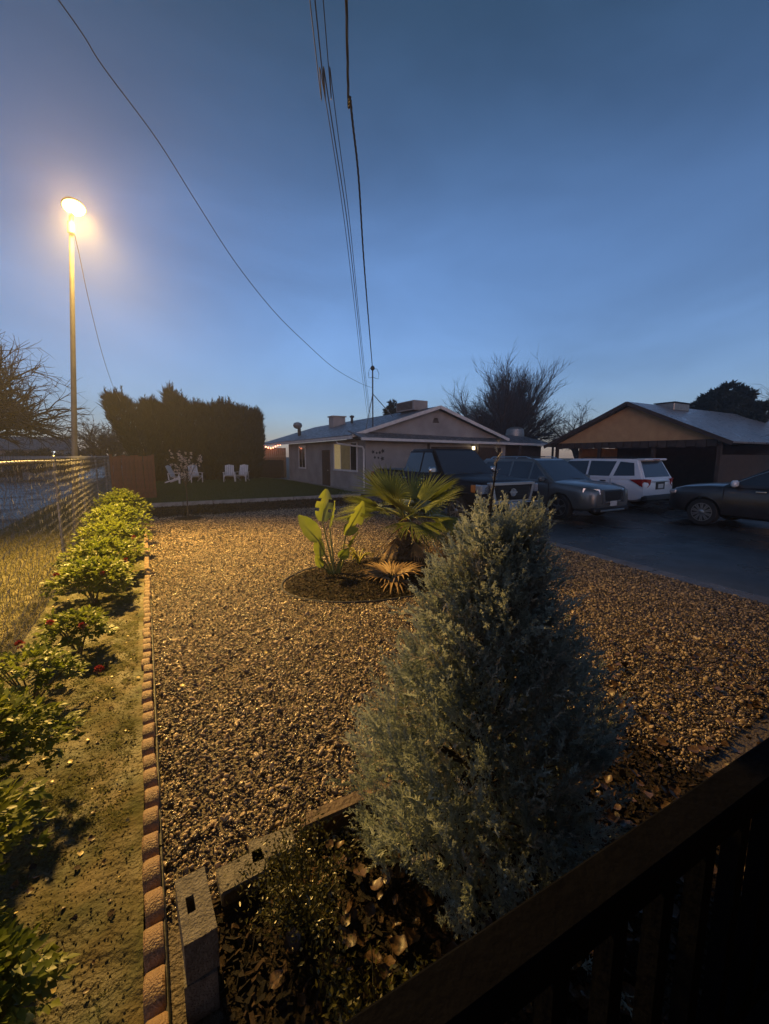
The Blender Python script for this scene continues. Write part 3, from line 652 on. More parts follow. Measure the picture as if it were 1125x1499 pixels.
# things standing on the roof
def roofz(x): return EZ + (RZ - EZ) * (1 - abs(x - RX) / EW) + .07
ch = thing('chimney', 'square stubby chimney on the left roof slope', 'chimney', (HX + 3.3, HY + 11.0, 0))
MB().b2((-.5, -.4, roofz(2.6) - .2), (.5, .4, roofz(3.3) + .62)).build('stack', 'stucco', ch); MB().b2((-.58, -.48, roofz(3.3) + .621), (.58, .48, roofz(3.3) + .70)).build('cap', 'concrete', ch)
vp = MB(); vp.tube([(0, 0, -.3), (0, 0, .38)], .09, 10); vp.lathe([(.09, .38), (.16, .40), (.16, .50), (.02, .56)], n=10)
tag(vp.build('vent_pipe', 'plastic', smooth=True), 'short dark vent pipe right of the chimney', 'vent pipe').location = (HX + 3.4, HY + 8.6, roofz(3.4))
v2 = thing('roof_vent', 'turbine vent with tilted cowl near the far end of the roof', 'vent', (HX + 1.1, HY + 13.3, roofz(1.1)))
m = MB(); m.tube([(0, 0, -.3), (0, 0, .55)], .13, 10); m.build('pipe', 'plastic', v2, True)
m = MB(); m.lathe([(.14, .52), (.30, .62), (.36, .78), (.30, .94), (.10, 1.02)], (-.12, 0, 0), n=12); m.build('cowl', 'galv', v2, True)
ec = thing('roof_cooler', 'box cooler on the roof just left of the gable peak', 'cooler', (HX + RX - .3, HY + 2.6, RZ - .05))
MB().box((0, 0, .28), (1.0, 1.9, .56), bev=.03).build('cabinet', 'stucco', ec)
m = MB()
for q in range(6): m.b2((-.53, -.8, .10 + q * .07), (-.501, .8, .135 + q * .07))
m.build('louvres', 'darkwood', ec)
mast = thing('service_mast', 'thin braced electrical mast with looping wires on the roof corner', 'mast', (10.3, 19.0, 0))
m = MB(); m.tube([(0, 0, 3.1), (0, 0, 6.2)], .035, 8); m.build('pipe', 'plastic', mast, True)
m = MB(); m.lathe([(.05, 6.15), (.10, 6.2), (.11, 6.3), (.05, 6.38)], n=10); m.build('weatherhead', 'plastic', mast, True)
for e in ((-.5, -.2, 3.22), (1.45, .35, 3.92)):
    MB().beam((0, 0, 5.0), e, .03, .03).build('brace', 'galv', mast)
for s_ in (-1, 1):
    m = MB(); m.tube([(s_ * .03, 0, 6.25), (s_ * .2, -.1, 6.22), (s_ * .3, -.12, 6.0), (s_ * .27, -.1, 5.75), (s_ * .1, -.05, 5.78), (0, 0, 5.85)], .012, 5); m.build('drip_loop', 'black', mast, True)
cy = thing('roof_cooler', 'rounded pale cooler at the right end of the house roof', 'cooler', (HX + 13.2, HY + 2.6, 2.9))
m = MB(); m.lathe([(.55, -.3), (.62, 0), (.64, .5), (.58, .8), (.3, .95), (.02, .97)], n=18); m.build('drum', 'galv', cy, True)

# ------------------------------------------------------------------ house with carport on the right
h2 = thing('carport_house', 'tan gabled house with dark open carport and pale wet roof', 'house', (20, 11.5, 0))
gz_, ga, gb = 2.45, -4.0, 4.0                      # eaves at y = ga, gb ; apex y = -.2
m = MB(); m.prism([(0, ga + .25, gz_ + .05), (0, gb - .25, gz_ + .05), (0, -.15, 4.22)], (1, 0, 0), 0, .12); m.build('gable_wall', 'tanstucco', h2)
m = MB(); slab(m, (-.35, ga - .35, gz_ - .10), (-.35, -.15, 4.3), (22, -.15, 4.3), (22, ga - .35, gz_ - .10), .07); m.build('roof', 'metalroof', h2)
m = MB(); slab(m, (-.35, gb + .35, gz_ - .10), (-.35, -.15, 4.3), (22, -.15, 4.3), (22, gb + .35, gz_ - .10), .07); m.build('roof', 'metalroof', h2)
for y in (ga - .35, gb + .35): MB().beam((-.38, y, gz_ - .11), (-.38, -.15, 4.29), .05, .16).build('rake_board', 'darkwood', h2)
m = MB()
for q in range(20): m.b2((-.10, ga + .25 + q * .375, gz_ - .20 - .03 * (q % 2)), (-.04, ga + .60 + q * .375, gz_ + .08))
m.build('trim_board', 'darkwood', h2)
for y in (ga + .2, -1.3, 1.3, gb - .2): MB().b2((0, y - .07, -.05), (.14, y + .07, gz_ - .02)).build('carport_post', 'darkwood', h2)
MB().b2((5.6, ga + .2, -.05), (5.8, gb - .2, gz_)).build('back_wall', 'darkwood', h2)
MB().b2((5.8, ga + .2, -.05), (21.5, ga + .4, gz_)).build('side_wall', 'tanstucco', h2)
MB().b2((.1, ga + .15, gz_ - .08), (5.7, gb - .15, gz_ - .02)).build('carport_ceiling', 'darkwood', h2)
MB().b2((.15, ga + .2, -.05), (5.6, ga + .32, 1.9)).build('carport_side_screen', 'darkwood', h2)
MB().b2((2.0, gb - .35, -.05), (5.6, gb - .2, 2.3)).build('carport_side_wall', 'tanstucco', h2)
c2 = thing('roof_cooler', 'flat cooler box on the carport house ridge', 'cooler', (23.2, 11.1, 4.0))
MB().box((0, 0, .25), (1.5, .9, .36), bev=.03).build('cabinet', 'galv', c2); MB().box((0, 0, .455), (1.6, 1.0, .04)).build('lid', 'plastic', c2)
# screen wall between the two houses
m = thing('screen_fence', 'dark board fence between the two houses', 'fence', (19.2, 16.9, 0))
bd = MB().box((0, 0, .85), (.03, .145, 1.75)); b0 = None
for q in range(14):
    if q == 0: o = b0 = bd.build('board', 'darkwood', m)
    else: o = b0.copy(); COL.objects.link(o)
    o.location = (q * .12, -.6 - q * .02 + .15 * q, random.uniform(-.02, .02)); o.rotation_euler = (0, 0, R(-39))

# ------------------------------------------------------------------ wood fences
wf = thing('wood_fence_panel', 'short red-brown board fence panel at the end of the chain-link', 'fence', (-1.13, 19.45, .05))
pkb = [MB().box((0, 0, .9 + .01 * q), (.142, .022, 1.78 + .02 * q), bev=.004) for q in range(3)]; pko = []
for q in range(9):
    if q < 3: o = pkb[q].build('board', 'redwood', wf); pko.append(o)
    else: o = pko[q % 3].copy(); COL.objects.link(o)
    o.location = (.08 + q * .149, random.uniform(-.004, .004), random.uniform(-.015, .01)); o.rotation_euler = (0, random.gauss(0, .006), 0)
for z_ in (.35, 1.45): MB().b2((0, .012, z_), (1.36, .05, z_ + .085)).build('rail', 'redwood', wf)
for x in (-.04, 1.40): MB().b2((x - .045, .0, -.05), (x + .045, .09, 1.86)).build('post', 'redwood', wf)
pf = thing('patio_fence', 'tan board fence under the string lights beside the house', 'fence', (7.3, 33.4, .1))
b0 = None
for q in range(16):
    if q == 0: o = b0 = MB().box((0, 0, 1.2), (.15, .025, 2.4)).build('board', 'tanwood', pf)
    else: o = b0.copy(); COL.objects.link(o)
    o.location = (.1 + q * .168, 0, random.uniform(-.02, .02))
lf = thing('low_fence', 'dark low board fence at the back of the lawn beside the house', 'fence', (7.0, 32.6, .1))
b0 = None
for q in range(17):
    if q == 0: o = b0 = MB().box((0, 0, .72), (.15, .025, 1.44)).build('board', 'darkwood', lf)
    else: o = b0.copy(); COL.objects.link(o)
    o.location = (q * .155, 0, random.uniform(-.02, .02))
sl = thing('string_lights', 'row of small red-orange string lights above the patio fence', 'string lights', (0, 0, 0))
pts = [Vector((7.7 + q * .19, 32.9, 2.52 + .10 * math.sin(q * .9) + q * .02)) for q in range(10)]
m = MB(); m.tube(pts, .008, 4); m.build('wire', 'black', sl)
sb = None
for q, p in enumerate(pts):
    if q == 0: o = sb = MB().lathe([(.01, .05), (.035, .03), (.05, -.02), (.035, -.06), (.005, -.075)], n=8).build('bulb', 'stringbulb', sl, True)
    else: o = sb.copy(); COL.objects.link(o)
    o.location = p - Vector((0, 0, .05))

# ------------------------------------------------------------------ lawn chairs
def chair():
    t = thing('garden_chair', '', 'chair', (0, 0, 0))
    for q in range(5): MB().prism([(-.25 + q * .105, .28, .36), (-.16 + q * .105, .28, .36), (-.16 + q * .105, .56, .98 + .02 * (2 - abs(q - 2))), (-.25 + q * .105, .56, .98 + .02 * (2 - abs(q - 2)))], (0, -.91, .41), 0, .022).build('back_slat', 'white', t)
    for q in range(5): MB().box((0, -.22 + q * .115, .40 - q * .022), (.56, .10, .02)).build('seat_slat', 'white', t)
    for s_ in (-1, 1):
        MB().b2((s_ * .31 - .055, -.34, .56), (s_ * .31 + .055, .40, .58)).build('arm', 'white', t)
        MB().b2((s_ * .31 - .02, -.30, 0), (s_ * .31 + .02, -.21, .559)).build('leg', 'white', t)
        MB().prism([(s_ * .27 - .015, -.30, .30), (s_ * .27 - .015, -.30, .385), (s_ * .27 - .015, .62, .08), (s_ * .27 - .015, .62, 0)], (1, 0, 0), 0, .03).build('side_rail', 'white', t)
        MB().beam((s_ * .29, .36, .20), (s_ * .29, .40, .56), .03, .06).build('leg', 'white', t)
    return t
c0 = chair()
for q, (x, y, rz, lb) in enumerate(((1.55, 26.4, 58, 'white slatted garden chair, leftmost of the four on the lawn, seen side-on'), (2.50, 26.6, 10, 'white slatted garden chair behind the young blossoming tree'),
        (4.35, 26.3, -12, 'white slatted garden chair, left one of the pair near the house'), (5.10, 26.4, -28, 'white slatted garden chair, rightmost of the four on the lawn'))):
    o = c0 if q == 0 else copy_tree(c0)
    o.location = (x, y, .30); o.rotation_euler = (0, 0, R(rz)); o['label'] = lb; o['group'] = 'white garden chairs on the lawn'
# ------------------------------------------------------------------ vehicles (local +Y is forward, origin on the ground at the middle)
def loft(rings):
    V = [p for r_ in rings for p in r_]; n = len(rings[0]); F = []
    for i in range(len(rings) - 1):
        for k in range(n): F.append((i * n + k, i * n + (k + 1) % n, (i + 1) * n + (k + 1) % n, (i + 1) * n + k))
    F.append(tuple(range(n))); F.append(tuple((len(rings) - 1) * n + k for k in range(n)))
    m = MB(); m.add(V, F); return m
def hull(st, name, mat, par, wheels, wr):
    rings = []
    for (y, w, zb, zt) in st:
        h = zt - zb
        half = [(0, zb), (.84 * w, zb), (.96 * w, zb + .07), (.995 * w, zb + .3 * h), (1.0 * w, zb + .52 * h), (.985 * w, zb + .72 * h), (.965 * w, zt - .10), (.925 * w, zt - .035), (.82 * w, zt), (.4 * w, zt + .025), (0, zt + .03)]
        rings.append([(x, y, z) for x, z in half] + [(-x, y, z) for x, z in half[-2:0:-1]])
    o = loft(rings).build(name, mat, None)
    c = MB()
    for y in wheels:
        for s in (-1, 1):
            W = max(q[1] for q in st)
            c.lathe([(wr * 1.16, s * (W - .30)), (wr * 1.16, s * (W + .2))], (0, y, wr), 'x', 28)
    co = c.build('cut', mat, None)
    md = o.modifiers.new('b', 'BOOLEAN'); md.operation = 'DIFFERENCE'; md.object = co; md.solver = 'EXACT'
    dg = bpy.context.evaluated_depsgraph_get(); me = bpy.data.meshes.new_from_object(o.evaluated_get(dg))
    bpy.data.objects.remove(o); bpy.data.objects.remove(co)
    me.materials.clear(); return link(name, me, mat, par, True)
def frustum(gb0, gb1, zb, wb, gr0, gr1, zr, wr, name, mat, par, bev=.06):
    bm = bmesh.new()
    v = [bm.verts.new(p) for p in ((-wb, gb0, zb), (wb, gb0, zb), (wb, gb1, zb), (-wb, gb1, zb), (-wr, gr0, zr), (wr, gr0, zr), (wr, gr1, zr), (-wr, gr1, zr))]
    for f in ((3, 2, 1, 0), (4, 5, 6, 7), (0, 1, 5, 4), (1, 2, 6, 5), (2, 3, 7, 6), (3, 0, 4, 7)): bm.faces.new([v[i] for i in f])
    bmesh.ops.subdivide_edges(bm, edges=[e for e in bm.edges if abs(e.verts[0].co.z - e.verts[1].co.z) < .01 and abs(e.verts[0].co.y - e.verts[1].co.y) > .5], cuts=0)
    ed_ = [e for e in bm.edges if max(e.verts[0].co.z, e.verts[1].co.z) > zb + .01]
    bmesh.ops.bevel(bm, geom=ed_, offset=bev, segments=3, affect='EDGES')
    me = bpy.data.meshes.new(name); bm.to_mesh(me); bm.free(); return link(name, me, mat, par, True)
def wheel(par, x, y, r, s, w=.24, spokes=6, rimmat='alloy', rr=.68):
    t = MB(); t.lathe([(r * rr, -w / 2), (r * .93, -w / 2), (r, -w / 2 + .04), (r, w / 2 - .04), (r * .93, w / 2), (r * rr, w / 2)], n=32, axis='x')
    wo_ = t.build('wheel', 'tyre', par, True); wo_.location = (x, y, r)
    m = MB(); q = r * rr
    m.lathe([(q, s * .02), (q, s * (w / 2 + .004)), (q * .93, s * (w / 2 + .004)), (q * .9, s * .03)], n=32, axis='x')
    for k in range(spokes):
        a = 2 * math.pi * k / spokes + .3
        for da in (-.13, .13):
            d = Vector((0, math.cos(a + da), math.sin(a + da))); e = Vector((0, math.cos(a + da * .8), math.sin(a + da * .8)))
            m.beam(d * .04 + Vector((s * (w / 2 - .01), 0, 0)), e * q * .95 + Vector((s * (w / 2 - .012), 0, 0)), .03, .03, up=(1, 0, 0))
    m.lathe([(.075, s * .02), (.075, s * (w / 2 + .002)), (.05, s * (w / 2 + .012)), (.005, s * (w / 2 + .014))], n=14, axis='x')
    m.build('rim', rimmat, wo_, True)
    d = MB(); d.lathe([(q * .88, s * .0), (q * .88, s * .02)], n=24, axis='x'); d.build('brake_disc', 'plastic', wo_)
class Car:
    def __init__(s, name, label, cat, loc, rz, W): s.t = thing(name, label, cat, loc, rz); s.W = W
    def house(s, gb0, gb1, zb, wb, gr0, gr1, zr, wr, mat):
        s.g = (gb0, gb1, zb, wb, gr0, gr1, zr, wr); return frustum(gb0, gb1, zb, wb, gr0, gr1, zr, wr, 'cabin', mat, s.t)
    def side(s, poly, name='window', mat='carglass', off=.004, th=.012):
        gb0, gb1, zb, wb, gr0, gr1, zr, wr = s.g
        for sx in (-1, 1):
            P = [(sx * (wb + (wr - wb) * (z - zb) / (zr - zb)), y, z) for y, z in poly]
            MB().prism(P, (sx * (zr - zb), 0, wb - wr), off - th, off).build(name, mat, s.t)
    def screen(s, front, a=.06, b=.93, wi=.91, name='windscreen', mat='windglass', off=.004):
        gb0, gb1, zb, wb, gr0, gr1, zr, wr = s.g
        y0, y1 = (gb1, gr1) if front else (gb0, gr0); sg = 1 if front else -1
        def pt(t, x): return (x * (wb + (wr - wb) * t) * wi, y0 + (y1 - y0) * t, zb + (zr - zb) * t)
        P = [pt(a, -1), pt(a, 1), pt(b, 1), pt(b, -1)]
        MB().prism(P, (0, sg * (zr - zb), sg * (y0 - y1)), off - .012, off).build(name, mat, s.t)
    def box(s, name, mat, a, b, bev=.0, both=False, par=None):
        for sx in ((1, -1) if both else (1,)):
            MB().b2((a[0] * sx, a[1], a[2]), (b[0] * sx, b[1], b[2]), bev=bev).build(name, mat, par or s.t)
    def mirror(s, y, z, mat, cap='plastic', d=.13):
        for sx in (-1, 1):
            m = MB(); m.box((sx * (s.W + d * .7), y, z), (.22, .12, .17), bev=.04); o = m.build('mirror', mat, s.t, True)
            MB().beam((sx * (s.W - .06), y, z - .06), (sx * (s.W + .05), y, z - .05), .05, .04).build('stalk', 'plastic', o)
    def seam(s, ys, z0, z1, off=.002):
        for y in ys: s.box('door_seam', 'plastic', (s.W * .985 , y - .004, z0), (s.W + off, y + .004, z1), both=True)
    def handle(s, ys, z, mat='chrome'):
        for y in ys: s.box('handle', mat, (s.W * .985, y - .10, z - .017), (s.W + .03, y + .10, z + .017), .008, both=True)

# dark pickup truck, nose towards the camera
tk = Car('pickup_truck', 'dark blue-black crew-cab pickup truck with chrome grille parked nearest the house wall', 'pickup truck', (8.0, 10.2, 0), R(180 - 2.2), 1.0); tk.t.scale = (1.02, 1.04, 1.06)
hull([(-2.9, .93, .62, 1.24), (-2.8, .99, .5, 1.28), (-2.0, 1.0, .45, 1.28), (-.6, 1.0, .45, 1.28), (1.0, 1.0, .45, 1.26), (1.35, 1.0, .45, 1.25), (2.3, .99, .48, 1.20), (2.65, .96, .5, 1.14), (2.8, .9, .55, 1.06)], 'body', 'truckpaint', tk.t, (-1.75, 1.95), .40)
tk.house(-.85, 1.30, 1.22, .955, -.62, .55, 1.94, .76, 'truckpaint')
tk.screen(True); tk.screen(False, .15, .9, name='rear_window')
tk.side([(-.74, 1.30), (.12, 1.30), (.12, 1.84), (-.58, 1.84)]); tk.side([(.2, 1.30), (1.05, 1.30), (.56, 1.83), (.2, 1.84)])
tk.seam((-.82, .16, 1.18), .55, 1.24); tk.handle((-.55, .40), 1.12)
tk.mirror(1.0, 1.38, 'chrome')
tk.box('bed_cover', 'plastic', (-.86, -2.78, 1.285), (.86, -.9, 1.33), .015)
tk.box('grille', 'plastic', (-.62, 2.74, .72), (.62, 2.84, 1.09), .03)
for z in (.80, .89, .98): tk.box('grille_bar', 'plastic', (-.5, 2.841, z), (.5, 2.855, z + .03))
m = MB(); o_ = [(-.72, 1.13), (.72, 1.13), (.60, .68), (-.60, .68)]; i_ = [(-.63, 1.075), (.63, 1.075), (.535, .72), (-.535, .72)]
for k in range(4):
    a, b, c, d = o_[k], o_[(k + 1) % 4], i_[(k + 1) % 4], i_[k]
    m.prism([(q[0], 2.80, q[1]) for q in (a, b, c, d)], (0, 1, 0), 0, .075)
m.build('grille_surround', 'chrome', tk.t)
m = MB(); m.lathe([(.095, 2.86), (.095, 2.885), (.072, 2.885), (.072, 2.86)], (0, 0, .90), 'y', 24); m.b2((-.12, 2.862, .882), (.12, 2.89, .918)); m.build('emblem', 'chrome', tk.t, True)
tk.box('hood_strip', 'chrome', (-.74, 2.74, 1.10), (.74, 2.82, 1.135), .015)
tk.box('headlight', 'lampglass', (.66, 2.55, .86), (.95, 2.80, 1.09), .03, True); tk.box('marker_lamp', 'amber', (.90, 2.45, .90), (.985, 2.60, 1.08), .02, True)
tk.box('bumper', 'truckpaint', (-.97, 2.72, .50), (.97, 2.92, .68), .04); tk.box('bumper_strip', 'chrome', (-.9, 2.90, .645), (.9, 2.93, .672), .008); tk.box('lower_bumper', 'plastic', (-.93, 2.6, .34), (.93, 2.86, .499), .03)
tk.box('fog_lamp', 'lampglass', (.62, 2.921, .55), (.78, 2.935, .62), .005, True)
tk.box('number_plate', 'plate', (-.16, 2.921, .50), (.16, 2.935, .66)); tk.box('running_board', 'plastic', (.86, -.8, .36), (1.05, 1.3, .42), .01, True)
tk.box('wheel_arch', 'plastic', (.95, 1.5, .865), (1.03, 2.4, .89), .008, True)
for y in (-1.75, 1.95):
    for s in (-1, 1): wheel(tk.t, s * .86, y, .40, s, .27)
tk.box('tail_light', 'redlens', (.84, -2.93, .85), (.985, -2.82, 1.22), .02, True)
wp = MB(); wp.beam((-.5, 1.25, 1.285), (.1, 1.14, 1.35), .02, .015).beam((.1, 1.25, 1.285), (.65, 1.13, 1.36), .02, .015); wp.build('wiper', 'plastic', tk.t)

# grey-beige SUV
sv = Car('grey_suv', 'grey beige three-row SUV with lit headlamp strips parked between truck and white SUV', 'SUV', (11.38, 9.25, 0), R(180 - 1), .985)
hull([(-2.48, .86, .45, 1.02), (-2.38, .95, .34, 1.10), (-1.6, .985, .28, 1.14), (0, .985, .27, 1.12), (.9, .985, .27, 1.12), (1.3, .98, .28, 1.10), (2.0, .965, .30, 1.05), (2.3, .92, .33, .98), (2.47, .80, .38, .90), (2.5, .70, .42, .84)], 'body', 'greypaint', sv.t, (-1.42, 1.5), .37)
sv.house(-2.35, 1.28, 1.07, .95, -2.0, .30, 1.76, .70, 'greypaint')
sv.screen(True); sv.screen(False, .3, .9, name='rear_window')
sv.side([(-.5, 1.14), (.28, 1.14), (.28, 1.66), (-.5, 1.68)]); sv.side([(.34, 1.14), (1.0, 1.14), (.36, 1.65)]); sv.side([(-2.05, 1.16), (-.58, 1.14), (-.58, 1.67), (-1.75, 1.64)])
sv.seam((-.54, .31, 1.12), .42, 1.08); sv.handle((-.35, .48), .98); sv.mirror(.92, 1.17, 'greypaint')
for s in (-1, 1):
    m = MB(); m.tube([(s * .62, -1.7, 1.76), (s * .62, -1.6, 1.81), (s * .62, -.1, 1.82), (s * .62, .1, 1.765)], .018, 6); m.build('roof_rail', 'chrome', sv.t, True)
for y in (-1.3, -.4): sv.box('roof_bar', 'plastic', (-.62, y - .03, 1.815), (.62, y + .03, 1.84), .01)
sv.box('grille', 'plastic', (-.42, 2.44, .60), (.42, 2.535, .90), .03)
m = MB()
for s in (-1, 1): m.prism([(s * .52, 2.48, .93), (s * .44, 2.48, .93), (s * .38, 2.48, .56), (s * .46, 2.48, .56)], (0, 1, 0), 0, .07)
m.b2((-.45, 2.50, .545), (.45, 2.55, .58)); m.build('grille_surround', 'chrome', sv.t)
for s in (-1, 1):
    m = MB(); m.prism([(s * .56, 2.47, .93), (s * .90, 2.20, .96), (s * .915, 2.20, .85), (s * .56, 2.50, .80)], (s * .62, .78, 0), 0, .02); hl = m.build('headlight', 'lampglass', sv.t)
    for q in (.25, .5, .75):
        a = Vector((s * .58, 2.49, .88)).lerp(Vector((s * .86, 2.265, .905)), q); MB().box(a, (.05, .05, .028), Matrix.Rotation(R(-s * 38), 3, 'Z')).build('led', 'drl', hl)
sv.box('bumper', 'plastic', (-.80, 2.38, .28), (.80, 2.53, .44), .04); sv.box('skid_strip', 'chrome', (-.55, 2.531, .31), (.55, 2.545, .36), .005)
sv.box('number_plate', 'plate', (-.15, 2.536, .46), (.15, 2.552, .60)); sv.box('side_cladding', 'plastic', (.95, -1.0, .27), (1.0, 1.08, .40), .01, True)
sv.box('tail_light', 'redlens', (.72, -2.46, .9), (.93, -2.33, 1.06), .02, True)
for y in (-1.42, 1.5):
    for s in (-1, 1): wheel(sv.t, s * .86, y, .37, s, .24, 5)
wp = MB(); wp.beam((-.5, 1.22, 1.125), (.1, 1.10, 1.19), .02, .015); wp.build('wiper', 'plastic', sv.t)

# white SUV, tail towards the camera
wv = Car('white_suv', 'white SUV with dark windows and red tail lamps seen from behind', 'SUV', (14.9, 9.8, 0), R(1), 1.0)
hull([(-2.5, .84, .55, 1.02), (-2.44, .94, .42, 1.10), (-2.2, .985, .33, 1.14), (-1.3, 1.0, .28, 1.13), (0, 1.0, .27, 1.11), (1.2, .99, .28, 1.10), (2.0, .96, .32, 1.04), (2.4, .85, .36, .95), (2.5, .74, .42, .86)], 'body', 'whitepaint', wv.t, (-1.42, 1.5), .38)
wv.house(-2.44, 1.25, 1.08, .96, -2.12, .35, 1.75, .74, 'whitepaint')
wv.screen(True); wv.screen(False, .10, .88, .86, name='rear_window')
wv.side([(-2.13, 1.20), (-1.42, 1.17), (-1.55, 1.66), (-2.02, 1.62)]); wv.side([(-1.28, 1.16), (-.48, 1.15), (-.48, 1.68), (-1.42, 1.67)]); wv.side([(-.40, 1.15), (.98, 1.14), (.42, 1.66), (-.40, 1.68)])
wv.seam((-1.36, -.44, .75), .42, 1.08); wv.handle((-1.1, -.2), 1.0, 'plastic'); wv.mirror(.9, 1.17, 'whitepaint')
for s in (-1, 1):
    m = MB(); m.prism([(s * .62, -2.50, 1.08), (s * .92, -2.46, 1.10), (s * .96, -2.22, 1.06), (s * .94, -2.30, .86), (s * .80, -2.485, .82), (s * .66, -2.50, .92)], (s * .5, -.86, 0), -.05, .03); m.build('tail_light', 'redlens', wv.t)
    m = MB(); m.prism([(s * 1.002, -2.02, 1.07), (s * 1.002, -2.42, 1.10), (s * .965, -2.42, .84)], (s, 0, 0), -.02, .012); m.build('tail_light', 'redlens', wv.t)
wv.box('trim_bar', 'chrome', (-.56, -2.535, .99), (.56, -2.49, 1.03), .01); wv.box('number_plate', 'plate', (-.16, -2.53, .78), (.16, -2.515, .92)); wv.box('plate_recess', 'plastic', (-.28, -2.514, .74), (.28, -2.49, .985))
wv.box('bumper', 'plastic', (-.93, -2.56, .36), (.93, -2.36, .56), .05); wv.box('spoiler', 'whitepaint', (-.70, -2.32, 1.70), (.70, -2.02, 1.765), .02); wv.box('brake_lamp', 'redlens', (-.2, -2.335, 1.715), (.2, -2.321, 1.74))
wv.box('side_cladding', 'plastic', (.965, -1.0, .27), (1.012, 1.05, .38), .01, True)
for s in (-1, 1):
    m = MB(); m.tube([(s * .64, -1.9, 1.755), (s * .64, -1.8, 1.80), (s * .64, -.2, 1.80), (s * .64, 0, 1.755)], .018, 6); m.build('roof_rail', 'plastic', wv.t, True)
for y in (-1.42, 1.5):
    for s in (-1, 1): wheel(wv.t, s * .87, y, .38, s, .24, 5)

# dark crossover cut by the right edge of the frame, nose to the left
cx_ = Car('dark_crossover', 'dark grey-brown crossover at the right edge with pale mirror and chrome window line', 'car', (13.75, 3.75, 0), R(-1), .95)
hull([(-2.35, .84, .5, 1.0), (-2.2, .92, .38, 1.08), (-1.3, .95, .28, 1.10), (0, .95, .27, 1.09), (.9, .95, .27, 1.10), (1.3, .945, .28, 1.10), (1.9, .92, .30, 1.05), (2.2, .84, .33, .97), (2.36, .70, .38, .86)], 'body', 'brownpaint', cx_.t, (-1.4, 1.42), .36)
cx_.house(-2.15, 1.05, 1.06, .92, -1.55, -.05, 1.68, .68, 'brownpaint')
cx_.screen(True); cx_.screen(False, name='rear_window')
cx_.side([(-.75, 1.13), (.02, 1.13), (-.12, 1.56), (-.75, 1.60)]); cx_.side([(.08, 1.13), (.80, 1.13), (-.04, 1.55)]); cx_.side([(-1.75, 1.16), (-.82, 1.13), (-.82, 1.59), (-1.4, 1.56)])
for sx in (-1, 1):
    m = MB(); gp_ = lambda y, z: (sx * (.92 + (.68 - .92) * (z - 1.06) / .62 + .008), y, z)
    m.tube([gp_(.86, 1.12), gp_(.45, 1.345), gp_(-.05, 1.585), gp_(-.75, 1.625), gp_(-1.45, 1.58)], .012, 6); m.build('window_trim', 'chrome', cx_.t, True)
cx_.seam((-.78, .05, .98), .42, 1.06); cx_.handle((-.6, .22), .98); cx_.mirror(.72, 1.16, 'whitepaint')
cx_.box('headlight', 'lampglass', (.62, 2.12, .80), (.86, 2.30, .92), .03, True); cx_.box('grille', 'plastic', (-.45, 2.3, .55), (.45, 2.39, .82), .02); cx_.box('bumper', 'plastic', (-.75, 2.2, .30), (.75, 2.40, .44), .04)
cx_.box('tail_light', 'redlens', (.70, -2.36, .86), (.90, -2.22, 1.0), .02, True)
for y in (-1.4, 1.42):
    for s in (-1, 1): wheel(cx_.t, s * .83, y, .36, s, .23, 10)
# ------------------------------------------------------------------ vegetation
def tubes(name, segs, mat, par, n=4, **k):
    """segs: list of (points, radii); one joined mesh"""
    VV = []; FF = []; o = 0
    for P, r in segs:
        P = np.asarray(P, float); m = len(P); t = nz(np.gradient(P, axis=0)); ref = np.where(np.abs(t[:, 2:3]) < .9, [[0, 0, 1.0]], [[1.0, 0, 0]])
        u = nz(np.cross(t, ref)); w = np.cross(t, u); a = np.arange(n) * 2 * np.pi / n; r = np.asarray(r, float)[:, None, None]
        V = P[:, None] + (u[:, None] * np.cos(a)[None, :, None] + w[:, None] * np.sin(a)[None, :, None]) * r
        VV.append(V.reshape(-1, 3)); i = np.arange(m - 1)[:, None] * n; q = np.arange(n)[None]; q2 = (q + 1) % n
        FF.append((np.stack([i + q, i + q2, i + n + q2, i + n + q], -1).reshape(-1, 4)) + o); o += m * n
    return arr(name, np.concatenate(VV), np.concatenate(FF), mat, par, smooth=True, **k)

def grow(r, p, d, L, rad, lev, out, cfg):
    ns = 5; pts = [np.array(p, float)]; d = np.array(d, float)
    for i in range(ns):
        d = d + r.normal(0, cfg['wob'], 3) + np.array([0, 0, cfg['up'][min(lev, len(cfg['up']) - 1)]]); d /= np.linalg.norm(d); pts.append(pts[-1] + d * L / ns)
    rr_ = np.linspace(rad, rad * cfg['tap'], ns + 1); out[min(lev, 1)].append((pts, rr_))
    if lev >= cfg['lev']: return
    for c in range(cfg['n'][lev]):
        t = r.uniform(cfg['t0'][lev], 1.0); j = min(int(t * ns), ns - 1); q = pts[j] + (pts[j + 1] - pts[j]) * (t * ns - j)
        a = r.normal(size=3); a -= a @ d * d; a /= np.linalg.norm(a); ang = r.uniform(*cfg['ang'][lev]); base = pts[j + 1] - pts[j]; base /= np.linalg.norm(base)
        grow(r, q, base * math.cos(ang) + a * math.sin(ang), L * r.uniform(*cfg['ls'][lev]), max(rr_[j] * cfg['rs'], cfg['rmin']), lev + 1, out, cfg)
